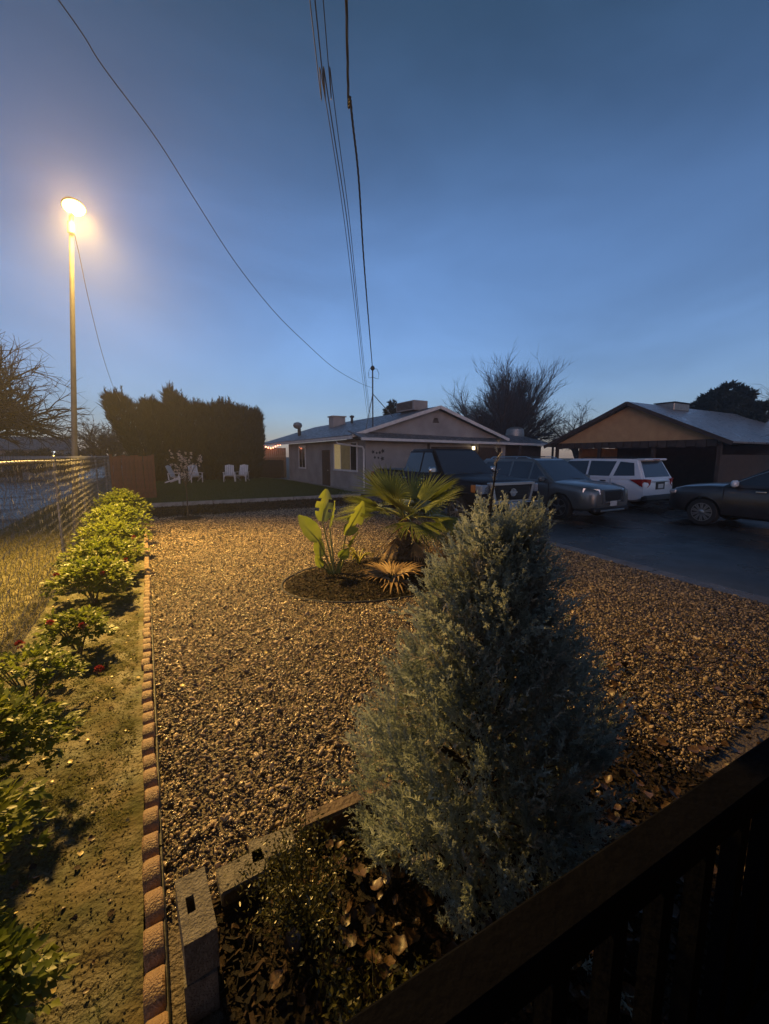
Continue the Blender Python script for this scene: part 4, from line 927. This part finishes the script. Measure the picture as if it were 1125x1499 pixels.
def bare_tree(name, label, loc, seed, trunk, cfg, dirs=None, group='bare trees', mat='palebark'):
    t = thing(name, label, 'tree', loc, 0, group); r = np.random.default_rng(seed); out = [[], []]
    h, rad = trunk
    tp = [np.array([.02 * h * math.sin(q * 3 + seed), .02 * h * math.cos(q * 4), h * q]) for q in (0, .3, .6, 1)]
    out[0].append((tp, [rad * 1.25, rad, rad * .9, rad * .8]))
    for k in range(cfg['limbs']):
        a = k * 2.39996 + r.uniform(-.2, .2); e = cfg['elev'][0] + (cfg['elev'][1] - cfg['elev'][0]) * (((k + .5) / cfg['limbs']) ** .8 if cfg['limbs'] > 20 else r.uniform())
        grow(r, tp[-1] - np.array([0, 0, r.uniform(0, .25) * h]), (math.cos(a) * math.cos(e), math.sin(a) * math.cos(e), math.sin(e)), cfg['L'] * r.uniform(.75, 1.1), rad * cfg['r0'], 0, out, cfg)
    tubes('trunk', out[0], mat, t, 6); tubes('crown', out[1], mat, t, 3)
    return t, out
fan = dict(limbs=30, elev=(.30, 1.5), L=3.95, r0=.55, wob=.05, up=(.02, .035, .05, .06), tap=.35, lev=3, n=(10, 8, 6), t0=(.15, .1, .05), ang=((.15, .5), (.2, .7), (.25, .8)), ls=((.45, .75), (.4, .65), (.35, .6)), rs=.6, rmin=.010)
bare_tree('bare_tree', 'big fan-shaped bare tree rising behind the house roof', (25.2, 24.2, -.05), 3, (2.6, .28), fan)
sm = dict(limbs=8, elev=(.4, 1.3), L=2.3, r0=.6, wob=.10, up=(.0, -.01, -.02, 0), tap=.35, lev=3, n=(7, 6, 4), t0=(.2, .1, .05), ang=((.3, .8), (.4, 1.0), (.4, 1.0)), ls=((.5, .8), (.45, .7), (.4, .6)), rs=.6, rmin=.011)
bare_tree('bare_tree', 'smaller bare tree between the fan-shaped tree and the carport house', (29.2, 20.5, 0), 8, (2.0, .2), sm)
bare_tree('bare_tree', 'gnarled dark bare tree at the left edge beyond the street', (-6.3, 22.5, -.04), 5, (2.4, .34), dict(sm, limbs=10, L=3.3, up=(.0, -.03, -.03, 0), wob=.16, n=(8, 7, 6)))
bare_tree('bare_tree', 'low rounded bare tree between the lamp pole and the hedge', (-2.5, 38, -.04), 6, (1.3, .25), dict(sm, limbs=11, L=2.3, rmin=.02))
bare_tree('bare_tree', 'sparse bare branches in front of the carport house roof at the right edge', (24.2, 6.2, 0), 11, (1.6, .12), dict(sm, limbs=5, elev=(.9, 1.4), L=2.0, n=(4, 4, 2), rmin=.008))
bare_tree('bare_tree', 'thin bare tree standing behind the evergreen on the right', (34, 9.6, 0), 12, (3.4, .2), dict(sm, limbs=6, elev=(.9, 1.4), L=2.6, n=(4, 4, 2), rmin=.012))
bare_tree('bare_tree', 'tall bare tree beyond the street reaching in at the left edge', (-7.4, 21, -.04), 15, (4.3, .22), dict(sm, limbs=6, elev=(.6, 1.3), L=3.0, n=(4, 4, 2)))

# hedge of columnar cypresses behind the lawn
def cypress(loc, h, rad, lean, seed, label, nt=1500):
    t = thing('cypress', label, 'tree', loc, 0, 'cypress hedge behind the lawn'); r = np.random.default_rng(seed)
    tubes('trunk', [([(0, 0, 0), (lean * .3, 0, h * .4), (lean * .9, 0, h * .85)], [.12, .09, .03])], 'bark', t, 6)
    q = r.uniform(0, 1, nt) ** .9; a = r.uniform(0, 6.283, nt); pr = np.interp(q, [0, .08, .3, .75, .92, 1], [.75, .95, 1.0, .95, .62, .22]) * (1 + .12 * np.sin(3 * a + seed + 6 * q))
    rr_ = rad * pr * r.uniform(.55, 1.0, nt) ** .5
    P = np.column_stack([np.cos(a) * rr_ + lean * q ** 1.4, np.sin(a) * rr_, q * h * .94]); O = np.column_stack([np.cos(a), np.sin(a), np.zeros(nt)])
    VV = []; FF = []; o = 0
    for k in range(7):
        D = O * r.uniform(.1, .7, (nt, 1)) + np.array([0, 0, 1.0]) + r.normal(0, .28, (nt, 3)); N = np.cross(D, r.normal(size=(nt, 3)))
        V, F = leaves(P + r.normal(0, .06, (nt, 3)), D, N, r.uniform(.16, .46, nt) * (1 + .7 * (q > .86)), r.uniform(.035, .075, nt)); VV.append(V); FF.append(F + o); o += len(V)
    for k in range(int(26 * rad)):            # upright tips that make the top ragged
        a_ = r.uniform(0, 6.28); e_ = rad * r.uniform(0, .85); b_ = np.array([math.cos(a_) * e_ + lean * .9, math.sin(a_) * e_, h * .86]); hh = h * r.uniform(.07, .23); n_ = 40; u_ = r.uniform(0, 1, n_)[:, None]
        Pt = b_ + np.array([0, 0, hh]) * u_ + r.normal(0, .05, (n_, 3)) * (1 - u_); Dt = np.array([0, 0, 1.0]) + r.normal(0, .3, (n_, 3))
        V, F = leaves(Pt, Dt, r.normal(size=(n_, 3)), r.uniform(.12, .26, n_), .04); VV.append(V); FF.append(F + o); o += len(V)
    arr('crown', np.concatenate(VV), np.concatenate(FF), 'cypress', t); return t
hp = [(.35, 29.2, 5.1, .85, -1.7), (1.2, 29.6, 4.9, .8, -.75), (2.1, 29.3, 5.15, .8, -.15), (3.0, 29.6, 4.85, .8, .0), (3.9, 29.3, 4.8, .8, .05), (4.75, 29.5, 5.0, .8, .0), (5.6, 29.3, 4.75, .8, .1), (6.3, 29.6, 4.6, .72, .38)]
hl_ = ['cypress at the left end of the hedge, leaning left at the top', 'second cypress from the left end of the hedge', 'cypress of the hedge behind the two left garden chairs', 'fourth cypress from the left in the hedge', 'fifth cypress from the left in the hedge, near its middle',
       'cypress of the hedge behind the two right garden chairs', 'second cypress from the right end of the hedge', 'cypress at the right end of the hedge beside the house']
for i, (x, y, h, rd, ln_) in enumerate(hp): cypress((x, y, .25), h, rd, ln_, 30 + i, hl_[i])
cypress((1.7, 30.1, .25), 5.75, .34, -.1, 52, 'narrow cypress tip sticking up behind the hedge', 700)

def evergreen(name, label, loc, blobs, seed, L=.3, nt=700, mat='pine', trunk=(2, .2)):
    t = thing(name, label, 'tree', loc, 0, 'dark evergreens behind the houses'); r = np.random.default_rng(seed); VV = []; FF = []; o = 0; sg = [([(0, 0, 0), (.05, 0, trunk[0] * .5), (0, .05, trunk[0])], [trunk[1] * 1.2, trunk[1], trunk[1] * .7])]
    for (x, y, z, rad) in blobs:
        sg.append(([(0, 0, trunk[0] * .8), (x * .5, y * .5, (z + trunk[0]) / 2), (x, y, z)], [trunk[1] * .5, trunk[1] * .3, .02]))
        n_ = int(nt * rad * rad); d = nz(r.normal(size=(n_, 3))); P = np.array([x, y, z]) + d * (rad * r.uniform(.3, 1, (n_, 1)) ** .6) * np.array([1, 1, .75])
        for k in range(5):
            D = d + r.normal(0, .6, (n_, 3)); V, F = leaves(P, D, r.normal(size=(n_, 3)), r.uniform(.5, 1, n_) * L, L * .22); VV.append(V); FF.append(F + o); o += len(V)
    tubes('trunk', sg, 'bark', t, 6); arr('crown', np.concatenate(VV), np.concatenate(FF), mat, t); return t
rb = np.random.default_rng(4)
evergreen('pine_tree', 'dark dense evergreen behind the carport house roof', (32, 12.0, 0), [(rb.normal(0, .3), rb.uniform(-1.7, 1.9), 4.2 + rb.uniform(-.5, 1.2) - 0, rb.uniform(.5, .85)) for _ in range(16)] + [(0, .1, 5.9, .6), (0, .7, 5.7, .5), (0, -.6, 5.5, .6), (0, -1.9, 4.6, .5), (0, 1.9, 5.0, .45), (0, 1.3, 5.3, .4)], 5, .34, 700, trunk=(4, .25))
evergreen('pine_tree', 'small evergreen top poking up behind the main roof', (16.2, 27, 0), [(0, 0, 5.0, .5), (.25, .1, 5.5, .4), (-.2, 0, 5.2, .35), (.1, 0, 5.75, .25)], 6, .3, 600, trunk=(5, .18))
evergreen('pine_tree', 'low dark shrub line beyond the street behind the fence', (-9, 44, 0), [(q * 1.0 - 4, rb.normal(0, .5), 1.0 + rb.uniform(0, .9), rb.uniform(.8, 1.3)) for q in range(10)], 9, .4, 250, trunk=(1.2, .2))
fh = thing('far_house', 'dim low house far beyond the street with a small white light', 'house', (-13, 52, 0))
MB().b2((-6, 0, 0), (6, 6, 2.4)).build('wall', 'stucco', fh); m = MB(); slab(m, (-6.6, -.6, 2.35), (6.6, -.6, 2.35), (6.6, 3, 3.7), (-6.6, 3, 3.7), .1); slab(m, (-6.6, 6.6, 2.35), (6.6, 6.6, 2.35), (6.6, 3, 3.7), (-6.6, 3, 3.7), .1); m.build('roof', 'shingle', fh)
MB().box((5.2, -.15, 2.15), (.22, .2, .3)).build('lamp', 'farlamp', fh)

# roses along the fence
def rose(loc, h, rad, nl, nflo, seed, label, lsz=.045, tilt=(0, 0)):
    t = thing('rose_bush', label, 'rose bush', loc, 0, 'rose bushes along the chain-link fence'); r = np.random.default_rng(seed); sg = []; tips = []
    for k in range(9):
        a = r.uniform(0, 6.28); e = r.uniform(.3, 1); x, y = math.cos(a) * rad * e, math.sin(a) * rad * e; H_ = h * r.uniform(.65, 1)
        P = [(r.normal(0, .02), r.normal(0, .02), -.04), (x * .35, y * .35, H_ * .35), (x * .75, y * .75, H_ * .75), (x, y, H_)]; sg.append((P, [.008, .007, .005, .003])); tips.append(P)
    tubes('stems', sg, 'rosestem', t, 5)
    nl = int(nl * 1.7); ncl = nl // 5; q = r.uniform(0, 1, ncl); d = nz(r.normal(size=(ncl, 3))); d[:, 2] = np.abs(d[:, 2]) * .9 - .12
    C_ = np.column_stack([d[:, 0] * rad, d[:, 1] * rad, h * (.52 + .48 * d[:, 2])]) * np.array([1, 1, 1]) ; C_[:, :2] *= (r.uniform(.35, 1, (ncl, 1)) ** .5) * (1 + .25 * np.sin(4 * np.arctan2(d[:, 1], d[:, 0]) + seed))[:, None]
    C_[:, 2] += r.normal(0, .05 * h, ncl)
    VV = []; FF = []; o = 0; ax = nz(d + np.array([0, 0, .1]) + r.normal(0, .4, (ncl, 3)))
    for k in range(5):
        off = (k - 2) / 2; side = nz(np.cross(ax, [0, 0, 1.0]) + 1e-3)
        D = ax + side * off * 1.1 + r.normal(0, .2, (ncl, 3)) - np.array([0, 0, .25]); Pk = C_ + ax * lsz * (1 - abs(off)) * .8
        V, F = leaves(Pk, D, np.array([0, 0, 1.0]) + r.normal(0, .35, (ncl, 3)), lsz * r.uniform(.8, 1.35, ncl), lsz * r.uniform(.55, .8, ncl), .12); VV.append(V); FF.append(F + o); o += len(V)
    arr('foliage', np.concatenate(VV), np.concatenate(FF), 'rose', t)
    for k in range(nflo):
        a = r.uniform(0, 6.28); cpos = np.array([math.cos(a) * rad * .8, math.sin(a) * rad * .8, h * r.uniform(.7, 1.02)]); n_ = 22
        d = nz(r.normal(size=(n_, 3)) + np.array([0, 0, .8])); V, F = leaves(cpos + d * .006, d, r.normal(size=(n_, 3)), r.uniform(.022, .036, n_), .03, .25, .7); arr('flower', V, F, 'rosered', t)
    return t
rose((-.70, 1.52, .03), .36, .27, 2400, 0, 21, 'dark rose bush nearest the camera in the bottom left corner', .04)
rose((-.95, 1.95, .03), .66, .42, 3000, 0, 1, 'dark rose bush second nearest the camera along the fence', .04)
rose((-.95, 2.75, .03), .58, .42, 3000, 1, 2, 'dark rose bush third nearest the camera along the fence', .039)
rose((-.85, 3.75, .03), .40, .30, 700, 1, 3, 'sparse rose bush with bare stems and a red bloom, fourth along the fence', .042)
rose((-.66, 4.55, .03), .40, .27, 950, 2, 4, 'round rose bush lit from behind with red blooms beside bare soil', .042)
rose((-.66, 6.1, .03), .55, .44, 2400, 3, 5, 'wide leafy rose bush with several pink-red blooms by the fence post', .045)
rose((-.62, 7.2, .03), .62, .50, 2500, 1, 6, 'bright yellow-green rose bush just beyond the fence post', .048)
rose((-.62, 8.5, .03), .72, .50, 2500, 0, 7, 'bright rose bush in the middle of the brightly lit row', .05)
rose((-.60, 9.9, .03), .85, .50, 2200, 0, 8, 'tall bright rose bush directly below the street lamp', .052)
rose((-.55, 11.3, .03), 1.05, .52, 2200, 0, 9, 'tallest bright rose bush at the far end of the row', .055)
tf = thing('rose_bloom', 'single fallen red rose bloom lying on the soil strip', 'flower', (-.46, 4.05, .05)); r_ = np.random.default_rng(3)
d = nz(r_.normal(size=(26, 3)) + np.array([0, 0, .7])); V, F = leaves(d * .006, d, r_.normal(size=(26, 3)), .036, .03, .25, .7); arr('petals', V, F, 'rosered', tf)
MB().tube([(0, 0, 0), (.02, -.03, -.012), (.05, -.06, -.015)], .003, 4).build('stem', 'rosestem', tf)

# fan palm
pm_ = thing('fan_palm', 'small fan palm with lit yellow-green fronds in the gravel island', 'palm', (3.80, 5.85, .05))
m = MB(); K = 14
prof = [(.125 + .015 * math.sin(q * 2.2) - .004 * q, q * .055) for q in range(K)]; m.lathe(prof, n=16); m.build('trunk', 'palmtrunk', pm_, True)
r_ = np.random.default_rng(21)
for q in range(46):
    a = q * 2.4; z_ = .03 + .70 * q / 46; R0 = .10; o = Vector((math.cos(a), math.sin(a), 0)); s_ = Vector((-math.sin(a), math.cos(a), 0))
    bse = o * R0 + Vector((0, 0, z_)); m = MB(); tip = bse + o * r_.uniform(.04, .085) + Vector((0, 0, r_.uniform(.05, .10)))
    m.prism([bse - s_ * .045, bse + s_ * .045, tip + s_ * .022, tip - s_ * .022], o + Vector((0, 0, -.4)), -.008, .012); m.build('leaf_boot', 'palmtrunk', pm_)
def frond(az, el, plen, blen, seed, mat, par, name='frond', n=30, z0=.72, droop=.35, fan=2.25, roll=0):
    r = np.random.default_rng(seed); o = np.array([math.cos(az), math.sin(az), 0.0]); u0 = o * math.cos(el) + np.array([0, 0, math.sin(el)])
    side = np.array([-math.sin(az), math.cos(az), 0.0]); nrm = np.cross(side, u0); 
    side, nrm = side * math.cos(roll) + nrm * math.sin(roll), nrm * math.cos(roll) - side * math.sin(roll)
    base = o * .05 + np.array([0, 0, z0]); hub = base + u0 * plen - np.array([0, 0, .06 * plen])
    VV = []; FF = []
    for k in range(n):
        a = (k / (n - 1) - .5) * 2 * fan / 2 * 1.0 + r.normal(0, .02); ll = blen * (1 - .28 * (abs(a) / (fan / 2)) ** 2) * r.uniform(.92, 1.06)
        dirv = u0 * math.cos(a) + side * math.sin(a); lat = nz(np.cross(nrm, dirv)[None])[0]; g = np.array([0, 0, -1.0])
        rows = []
        for t in (0, .25, .5, .75, 1):
            c = hub + dirv * ll * t + nrm * .05 * ll * math.sin(t * 3) + g * droop * ll * t ** 2.6
            w = (.004 + ll * math.tan(fan / n / 2) * 1.02 * min(t, .45) / 1.0 + .002) * (1 if t <= .3 else (.72 if t <= .55 else (1.02 - t) * 1.5))
            rows += [c - lat * w, c + nrm * w * .55, c + lat * w]
        b_ = len(VV); VV += rows
        for i in range(4):
            for j in (0, 1): FF.append((b_ + i * 3 + j, b_ + i * 3 + j + 1, b_ + i * 3 + j + 4, b_ + i * 3 + j + 3))
    fo = arr(name, VV, FF, mat, par)
    MB().tube([tuple(base), tuple((base + hub) / 2 + np.array([0, 0, .02])), tuple(hub)], [.016, .012, .010], 5).build('petiole', mat if mat != 'palm' else 'bopstem', fo)
    return fo
for q in range(23):
    az = q * 2.399 + .3; el = [.15, .45, .75, 1.1, 1.35][q % 5] + r_.uniform(-.1, .1) - .10 * (q % 2)
    frond(az, el * .8 - .05, r_.uniform(.38, .55), r_.uniform(.68, .9), q, 'palm', pm_, z0=.74 + .05 * r_.uniform(), roll=r_.normal(0, .3), droop=.30 if el < .6 else .18)
for q in range(6): frond(q * 1.05 + .4, -.62 + r_.uniform(-.15, .1), .36, .42, 60 + q, 'deadpalm', pm_, 'dead_frond', n=16, z0=.60, droop=.25, fan=1.3)

# dried spiky plant on the bed in front of the palm
dp = thing('dried_palm_clump', 'clump of dry tan and dark palm blades lying in the island bed', 'dead fronds', (3.02, 5.02, .06))
for q in range(9): frond(q * 2.4 + .2, r_.uniform(.2, .75), .05, r_.uniform(.40, .68), 80 + q, 'deadpalm', dp, 'dead_frond', n=11, z0=.03, droop=.35, fan=1.7)

# paddle-leaf plant
bp_ = thing('paddle_leaf_plant', 'tall plant with broad glowing yellow-green paddle leaves left of the palm', 'plant', (2.36, 5.58, .06))
def paddle(foot, top, tip, wid, bend, name='leaf', mat='bop', face=(0, -1, .3), tear=0):
    foot, top, tip = map(np.array, (foot, top, tip)); K = 11; ax = tip - top; f = nz(np.array([face], float))[0]; lat = nz(np.cross(ax, f)[None])[0]; nn = nz(np.cross(lat, ax)[None])[0]
    V = []; F = []
    for i in range(K):
        t = i / (K - 1); c = top + ax * t + nn * bend * math.sin(t * 1.6) ** 2; w = wid / 2 * (math.sin(math.pi * min(1, (t * .93 + .05)) ** .8) ** .75) + .003
        wig = .012 * math.sin(t * 22 + wid * 50)
        V += [c - lat * w + nn * (w * .35 + wig), c - lat * w * .5 + nn * w * .10, c, c + lat * w * .5 + nn * w * .10, c + lat * w + nn * (w * .35 - wig)]
    for i in range(K - 1):
        for j in range(4):
            if tear and j in (0, 3) and i in (3, 6): continue
            F.append((i * 5 + j, i * 5 + j + 1, i * 5 + j + 6, i * 5 + j + 5))
    lo = arr(name, V, F, mat, bp_, smooth=True)
    MB().tube([tuple(foot), tuple(foot * .5 + top * .5 + np.array([0, 0, .03])), tuple(top), tuple(top + ax * .45), tuple(top + ax * .9)], [.018, .013, .010, .006, .003], 6).build('stem', 'bopstem', lo)
def vr(x, z, d=0): # right/up offsets in the plant's own frame, turned to face the yard
    return (x * .866 + d * .5, -x * .5 + d * .866, z)
paddle(vr(.0, 0), vr(-.18, .82, .05), vr(-.12, 1.30, .12), .26, .03, face=(-.3, -.9, .1), tear=1)
paddle(vr(-.02, 0), vr(-.22, .55, -.08), vr(-.52, .92, -.10), .26, .05, face=(-.2, -.7, .6))
paddle(vr(.05, 0), vr(.18, .62, 0), vr(.42, 1.14, .02), .27, .03, face=(.2, -.95, .2), tear=1)
paddle(vr(.06, 0), vr(.24, .48, -.1), vr(.42, .66, -.2), .17, .05, face=(0, -.3, 1))
paddle(vr(-.05, 0), vr(-.20, .30, -.06), vr(-.24, .62, -.03), .16, .02, face=(-.4, -.9, 0))
paddle(vr(.02, 0), vr(.10, .28, -.06), vr(.22, .46, -.10), .16, .04, face=(0, -.8, .5))
paddle(vr(-.06, 0), vr(-.18, .16, -.1), vr(-.26, .36, -.14), .12, .02, face=(-.3, -.9, .2))
paddle(vr(.0, 0), vr(-.08, .72, .12), vr(-.03, 1.12, .2), .16, .02, face=(.9, -.4, .1))
# low yellow plant between
ylw = thing('yellow_groundcover', 'low arching yellow-leaved plant between paddle plant and palm', 'plant', (2.95, 5.95, .08))
r_ = np.random.default_rng(8)
for q in range(16):
    a = r_.uniform(0, 6.28); L_ = r_.uniform(.2, .42); P = [(math.cos(a) * L_ * t, math.sin(a) * L_ * t, .28 * math.sin(t * 2.4) * L_ / .4) for t in np.linspace(0, 1, 6)]
    lf_ = MB(); lf_.tube(P, [.012, .013, .012, .010, .007, .003], 5); lf_.build('leaf', 'yellowleaf', ylw, True)
# brown shrubs behind the juniper, right of the palm
def shrub(name, label, loc, h, rad, n_, mat, seed, lsz=.03, up=.3, group=None, stem='rosestem', ns=14):
    t = thing(name, label, 'shrub', loc, 0, group); r = np.random.default_rng(seed); sg = []
    for k in range(ns):
        a = r.uniform(0, 6.28); e = r.uniform(.2, 1) * rad; H_ = h * r.uniform(.6, 1); sg.append(([(r.normal(0, .02), r.normal(0, .02), -.03), (math.cos(a) * e * .5, math.sin(a) * e * .5, H_ * .5), (math.cos(a) * e, math.sin(a) * e, H_)], [.006, .004, .0015]))
    tubes('stems', sg, stem, t, 4)
    k = r.integers(0, ns, n_); tt = r.uniform(.25, 1.03, n_)[:, None]; A = np.array([s_[0] for s_ in sg])[k]
    P = np.where(tt < .5, A[:, 0] + (A[:, 1] - A[:, 0]) * tt * 2, A[:, 1] + (A[:, 2] - A[:, 1]) * (tt * 2 - 1)) + r.normal(0, rad * .13, (n_, 3))
    P[:, 2] = np.maximum(P[:, 2], .015)
    V, F = leaves(P, r.normal(size=(n_, 3)) + np.array([0, 0, up]), r.normal(size=(n_, 3)) + np.array([0, 0, .6]), r.uniform(.6, 1.3, n_) * lsz, lsz * .5); arr('foliage', V, F, mat, t); return t
shrub('shrub', 'dark olive shrub behind the juniper, right of the palm', (4.75, 5.55, .0), .72, .5, 2600, 'shrub', 1, .04, group='small shrubs')
shrub('shrub', 'low brown shrub at the right end of the palm island', (3.95, 5.0, .02), .42, .32, 1100, 'deadpalm', 2, .04, group='small shrubs')
shrub('shrub', 'small-leaved dark shrub between concrete blocks and juniper', (.42, 1.38, .0), .36, .26, 3600, 'shrub', 3, .017, group='small shrubs', ns=26)
shrub('shrub', 'dim low shrub at the bottom edge below the juniper', (.52, .95, .0), .22, .22, 1100, 'shrub', 4, .022, group='small shrubs')

# young blossoming tree
yt = thing('young_tree', 'young thin tree with pale blossoms in front of the lawn', 'tree', (.98, 13.3, 0)); r_ = np.random.default_rng(14); sg = [([(0, 0, 0), (.01, 0, .5), (0, .01, 1.05)], [.022, .018, .014])]; tp = []
for q in range(13):
    a = q * 2.4; e = np.array([math.cos(a) * r_.uniform(.15, .58), math.sin(a) * r_.uniform(.15, .58), 2.12 - r_.uniform(0, .45)]); s0 = np.array([0, .01, 1.0 - .03 * (q % 4)]); mid = (s0 + e) / 2 + np.array([0, 0, .1]); sg.append(([s0, mid, e], [.009, .006, .002]))
    for t in r_.uniform(.35, 1, 9): tp.append((s0 + (e - s0) * t) + r_.normal(0, .03, 3))
tubes('trunk', sg, 'bark', yt, 5); tp = np.array(tp); VV = []; FF = []; o = 0
for k in range(5):
    V, F = leaves(tp, rdir(len(tp)), rdir(len(tp)), .045, .035, .2, .6); VV.append(V); FF.append(F + o); o += len(V)
arr('blossoms', np.concatenate(VV), np.concatenate(FF), 'blossom', yt)
mc = MB(); mc.lathe([(.42, .0), (.40, .03), (.2, .05), (.02, .055)], (.98, 13.3, .004), n=24); tag(mc.build('mulch_ring', 'mulch', smooth=True), 'dark round mulch ring at the foot of the young tree', 'mulch ring')

# the big juniper
JC = np.array([1.235, 1.265, 0.0]); JH = 1.50
jn = thing('juniper', 'big grey-green conical juniper with feathery sprays in the foreground', 'juniper', tuple(JC)); r = np.random.default_rng(77)
env = lambda q: np.interp(q, [0, .06, .18, .35, .55, .75, .9, 1], [.36, .49, .54, .475, .345, .20, .09, .03])
def plume_set(NC, per, rlo, rhi, seed_r, spread, lo, hi):
    q = seed_r.uniform(0, 1, NC) ** 1.1; a = np.arange(NC) * 2.39996 + seed_r.normal(0, .3, NC)
    lump = 1 + .13 * np.sin(3 * a + 8 * q) + .10 * np.sin(7 * a - 15 * q + 1) + seed_r.normal(0, .08, NC)
    rr_ = env(q) * lump * seed_r.uniform(rlo, rhi, NC); CL = np.column_stack([np.cos(a) * rr_, np.sin(a) * rr_, .03 + q * JH * .95]) + np.array([.06, -.035, 0]) * (q ** 2)[:, None]
    CD = nz(np.column_stack([np.cos(a), np.sin(a), np.zeros(NC)]) * seed_r.uniform(.35, 1.1, (NC, 1)) + np.array([0, 0, 1.15]) + seed_r.normal(0, .25, (NC, 3)))
    N_ = NC * per; ic = np.repeat(np.arange(NC), per); t = np.tile(np.linspace(0, 1, per), NC)[:, None]; PL = seed_r.uniform(.13, .25, NC)[ic][:, None]
    side = nz(np.cross(CD, seed_r.normal(size=(NC, 3))))[ic] * seed_r.choice([-1.0, 1.0], N_)[:, None]
    B = CL[ic] + CD[ic] * PL * t + seed_r.normal(0, spread, (N_, 3)); B[:, 2] = np.maximum(B[:, 2], .015)
    AX = nz(CD[ic] * 1.0 + side * (.75 - .45 * t) + seed_r.normal(0, .18, (N_, 3))); LA = seed_r.uniform(lo, hi, N_) * (1.15 - .55 * t[:, 0])
    return B, AX, LA
def sprays(B, AX, LA, nk, sub, w, rg):
    VV = []; FF = []; o = 0; n_ = len(B); S1 = nz(np.cross(AX, rg.normal(size=(n_, 3)))); S2 = np.cross(AX, S1)
    V, F = leaves(B, AX, S1, LA * 1.02, w, .1, .3); VV.append(V); FF.append(F + o); o += len(V)
    for k in range(nk):
        t = (k + .6) / nk; ph = rg.uniform(0, 6.28, (n_, 1)); sd = S1 * np.cos(ph) + S2 * np.sin(ph); dk_ = nz(AX * rg.uniform(.7, 1.2, (n_, 1)) + sd * rg.uniform(.5, .95, (n_, 1)))
        P = B + AX * (LA * t)[:, None]; ll = LA * rg.uniform(.28, .5, n_) * (1.15 - .6 * t)
        V, F = leaves(P, dk_, S1, ll, w * .8, .1, .4); VV.append(V); FF.append(F + o); o += len(V)
        for j in range(sub):
            u = rg.uniform(.25, .9, (n_, 1)); sd2 = nz(dk_ * .9 + rg.normal(0, .55, (n_, 3))); V, F = leaves(P + dk_ * ll[:, None] * u, sd2, S2, ll * rg.uniform(.35, .6, n_), w * .62, .1, .4); VV.append(V); FF.append(F + o); o += len(V)
    return np.concatenate(VV), np.concatenate(FF)
B, AX, LA = plume_set(780, 15, .72, .97, r, .005, .040, .08); V, F = sprays(B, AX, LA, 7, 1, .0075, r)
B, AX, LA = plume_set(600, 9, .25, .74, r, .03, .06, .11); V2, F2 = sprays(B, AX, LA, 6, 1, .012, r)
arr('crown', np.concatenate([V, V2]), np.concatenate([F, F2 + len(V)]), 'juniper', jn)
# long pale shoots that break the outline
NB = 260; q = r.uniform(.06, .9, NB) ** .8; a = r.uniform(0, 6.28, NB); O = np.column_stack([np.cos(a), np.sin(a), np.zeros(NB)]); Bs = O * (env(q) * .72)[:, None] + np.array([0, 0, .04]) + np.column_stack([np.zeros((NB, 2)), q * JH]); Ds = nz(O * r.uniform(.25, .9, (NB, 1)) + np.array([0, 0, .9]) + r.normal(0, .2, (NB, 3))); Ls = r.uniform(.16, .36, NB) * np.clip(1.25 - .95 * q, .3, 1)
VV = []; FF = []; o = 0
for k in range(9):
    t = k / 8; V, F = sprays(Bs + Ds * (Ls * t)[:, None], nz(Ds + r.normal(0, .45, (NB, 3))), np.full(NB, .055) * (1.1 - .5 * t), 6, 1, .0065, r); VV.append(V); FF.append(F + o); o += len(V)
V1, F1 = np.concatenate(VV), np.concatenate(FF); arr('shoots', V1, F1, 'junshoot', jn)
sg = [([(0, 0, -.05), (.02, .01, .5), (0, .02, 1.1), (.01, 0, 1.6), (.05, 0, 1.88)], [.035, .028, .018, .008, .002])]
for k in range(90):
    qq = r.uniform(.02, .92); aa = r.uniform(0, 6.28); e = np.array([math.cos(aa) * env(qq) * .85, math.sin(aa) * env(qq) * .85, .06 + qq * JH]); s0 = np.array([0, 0, max(.03, qq * JH * .8 - .1)]); sg.append(([s0, (s0 + e) / 2 - np.array([0, 0, .03]), e], [.009, .006, .002]))
tubes('branches', sg, 'bark', jn, 4)
tl = np.linspace(1.56, 1.90, 18); V, F = sprays(np.column_stack([.012 + (tl - 1.6) * .12, 0 * tl, tl]), nz(np.column_stack([r.normal(0, .3, 18), r.normal(0, .3, 18), np.ones(18)])), np.full(18, .04), 5, 1, .0045, r); arr('leader', V, F, 'junshoot', jn)

# ------------------------------------------------------------------ damp air that glows round the lamp
hz = MB(); hz.b2((-60, -12, -1.2), (75, 95, 16)); ho = hz.build('haze', None); ho['kind'] = 'stuff'
hm = bpy.data.materials.new('damp_air'); hm.use_nodes = True; hn = hm.node_tree.nodes; hn.clear()
hout = hn.new('ShaderNodeOutputMaterial'); hv = hn.new('ShaderNodeVolumePrincipled'); hv.inputs['Color'].default_value = (.85, .88, .95, 1); hv.inputs['Density'].default_value = .0023; hv.inputs['Anisotropy'].default_value = .62
hm.node_tree.links.new(hv.outputs[0], hout.inputs['Volume']); ho.data.materials.append(hm)
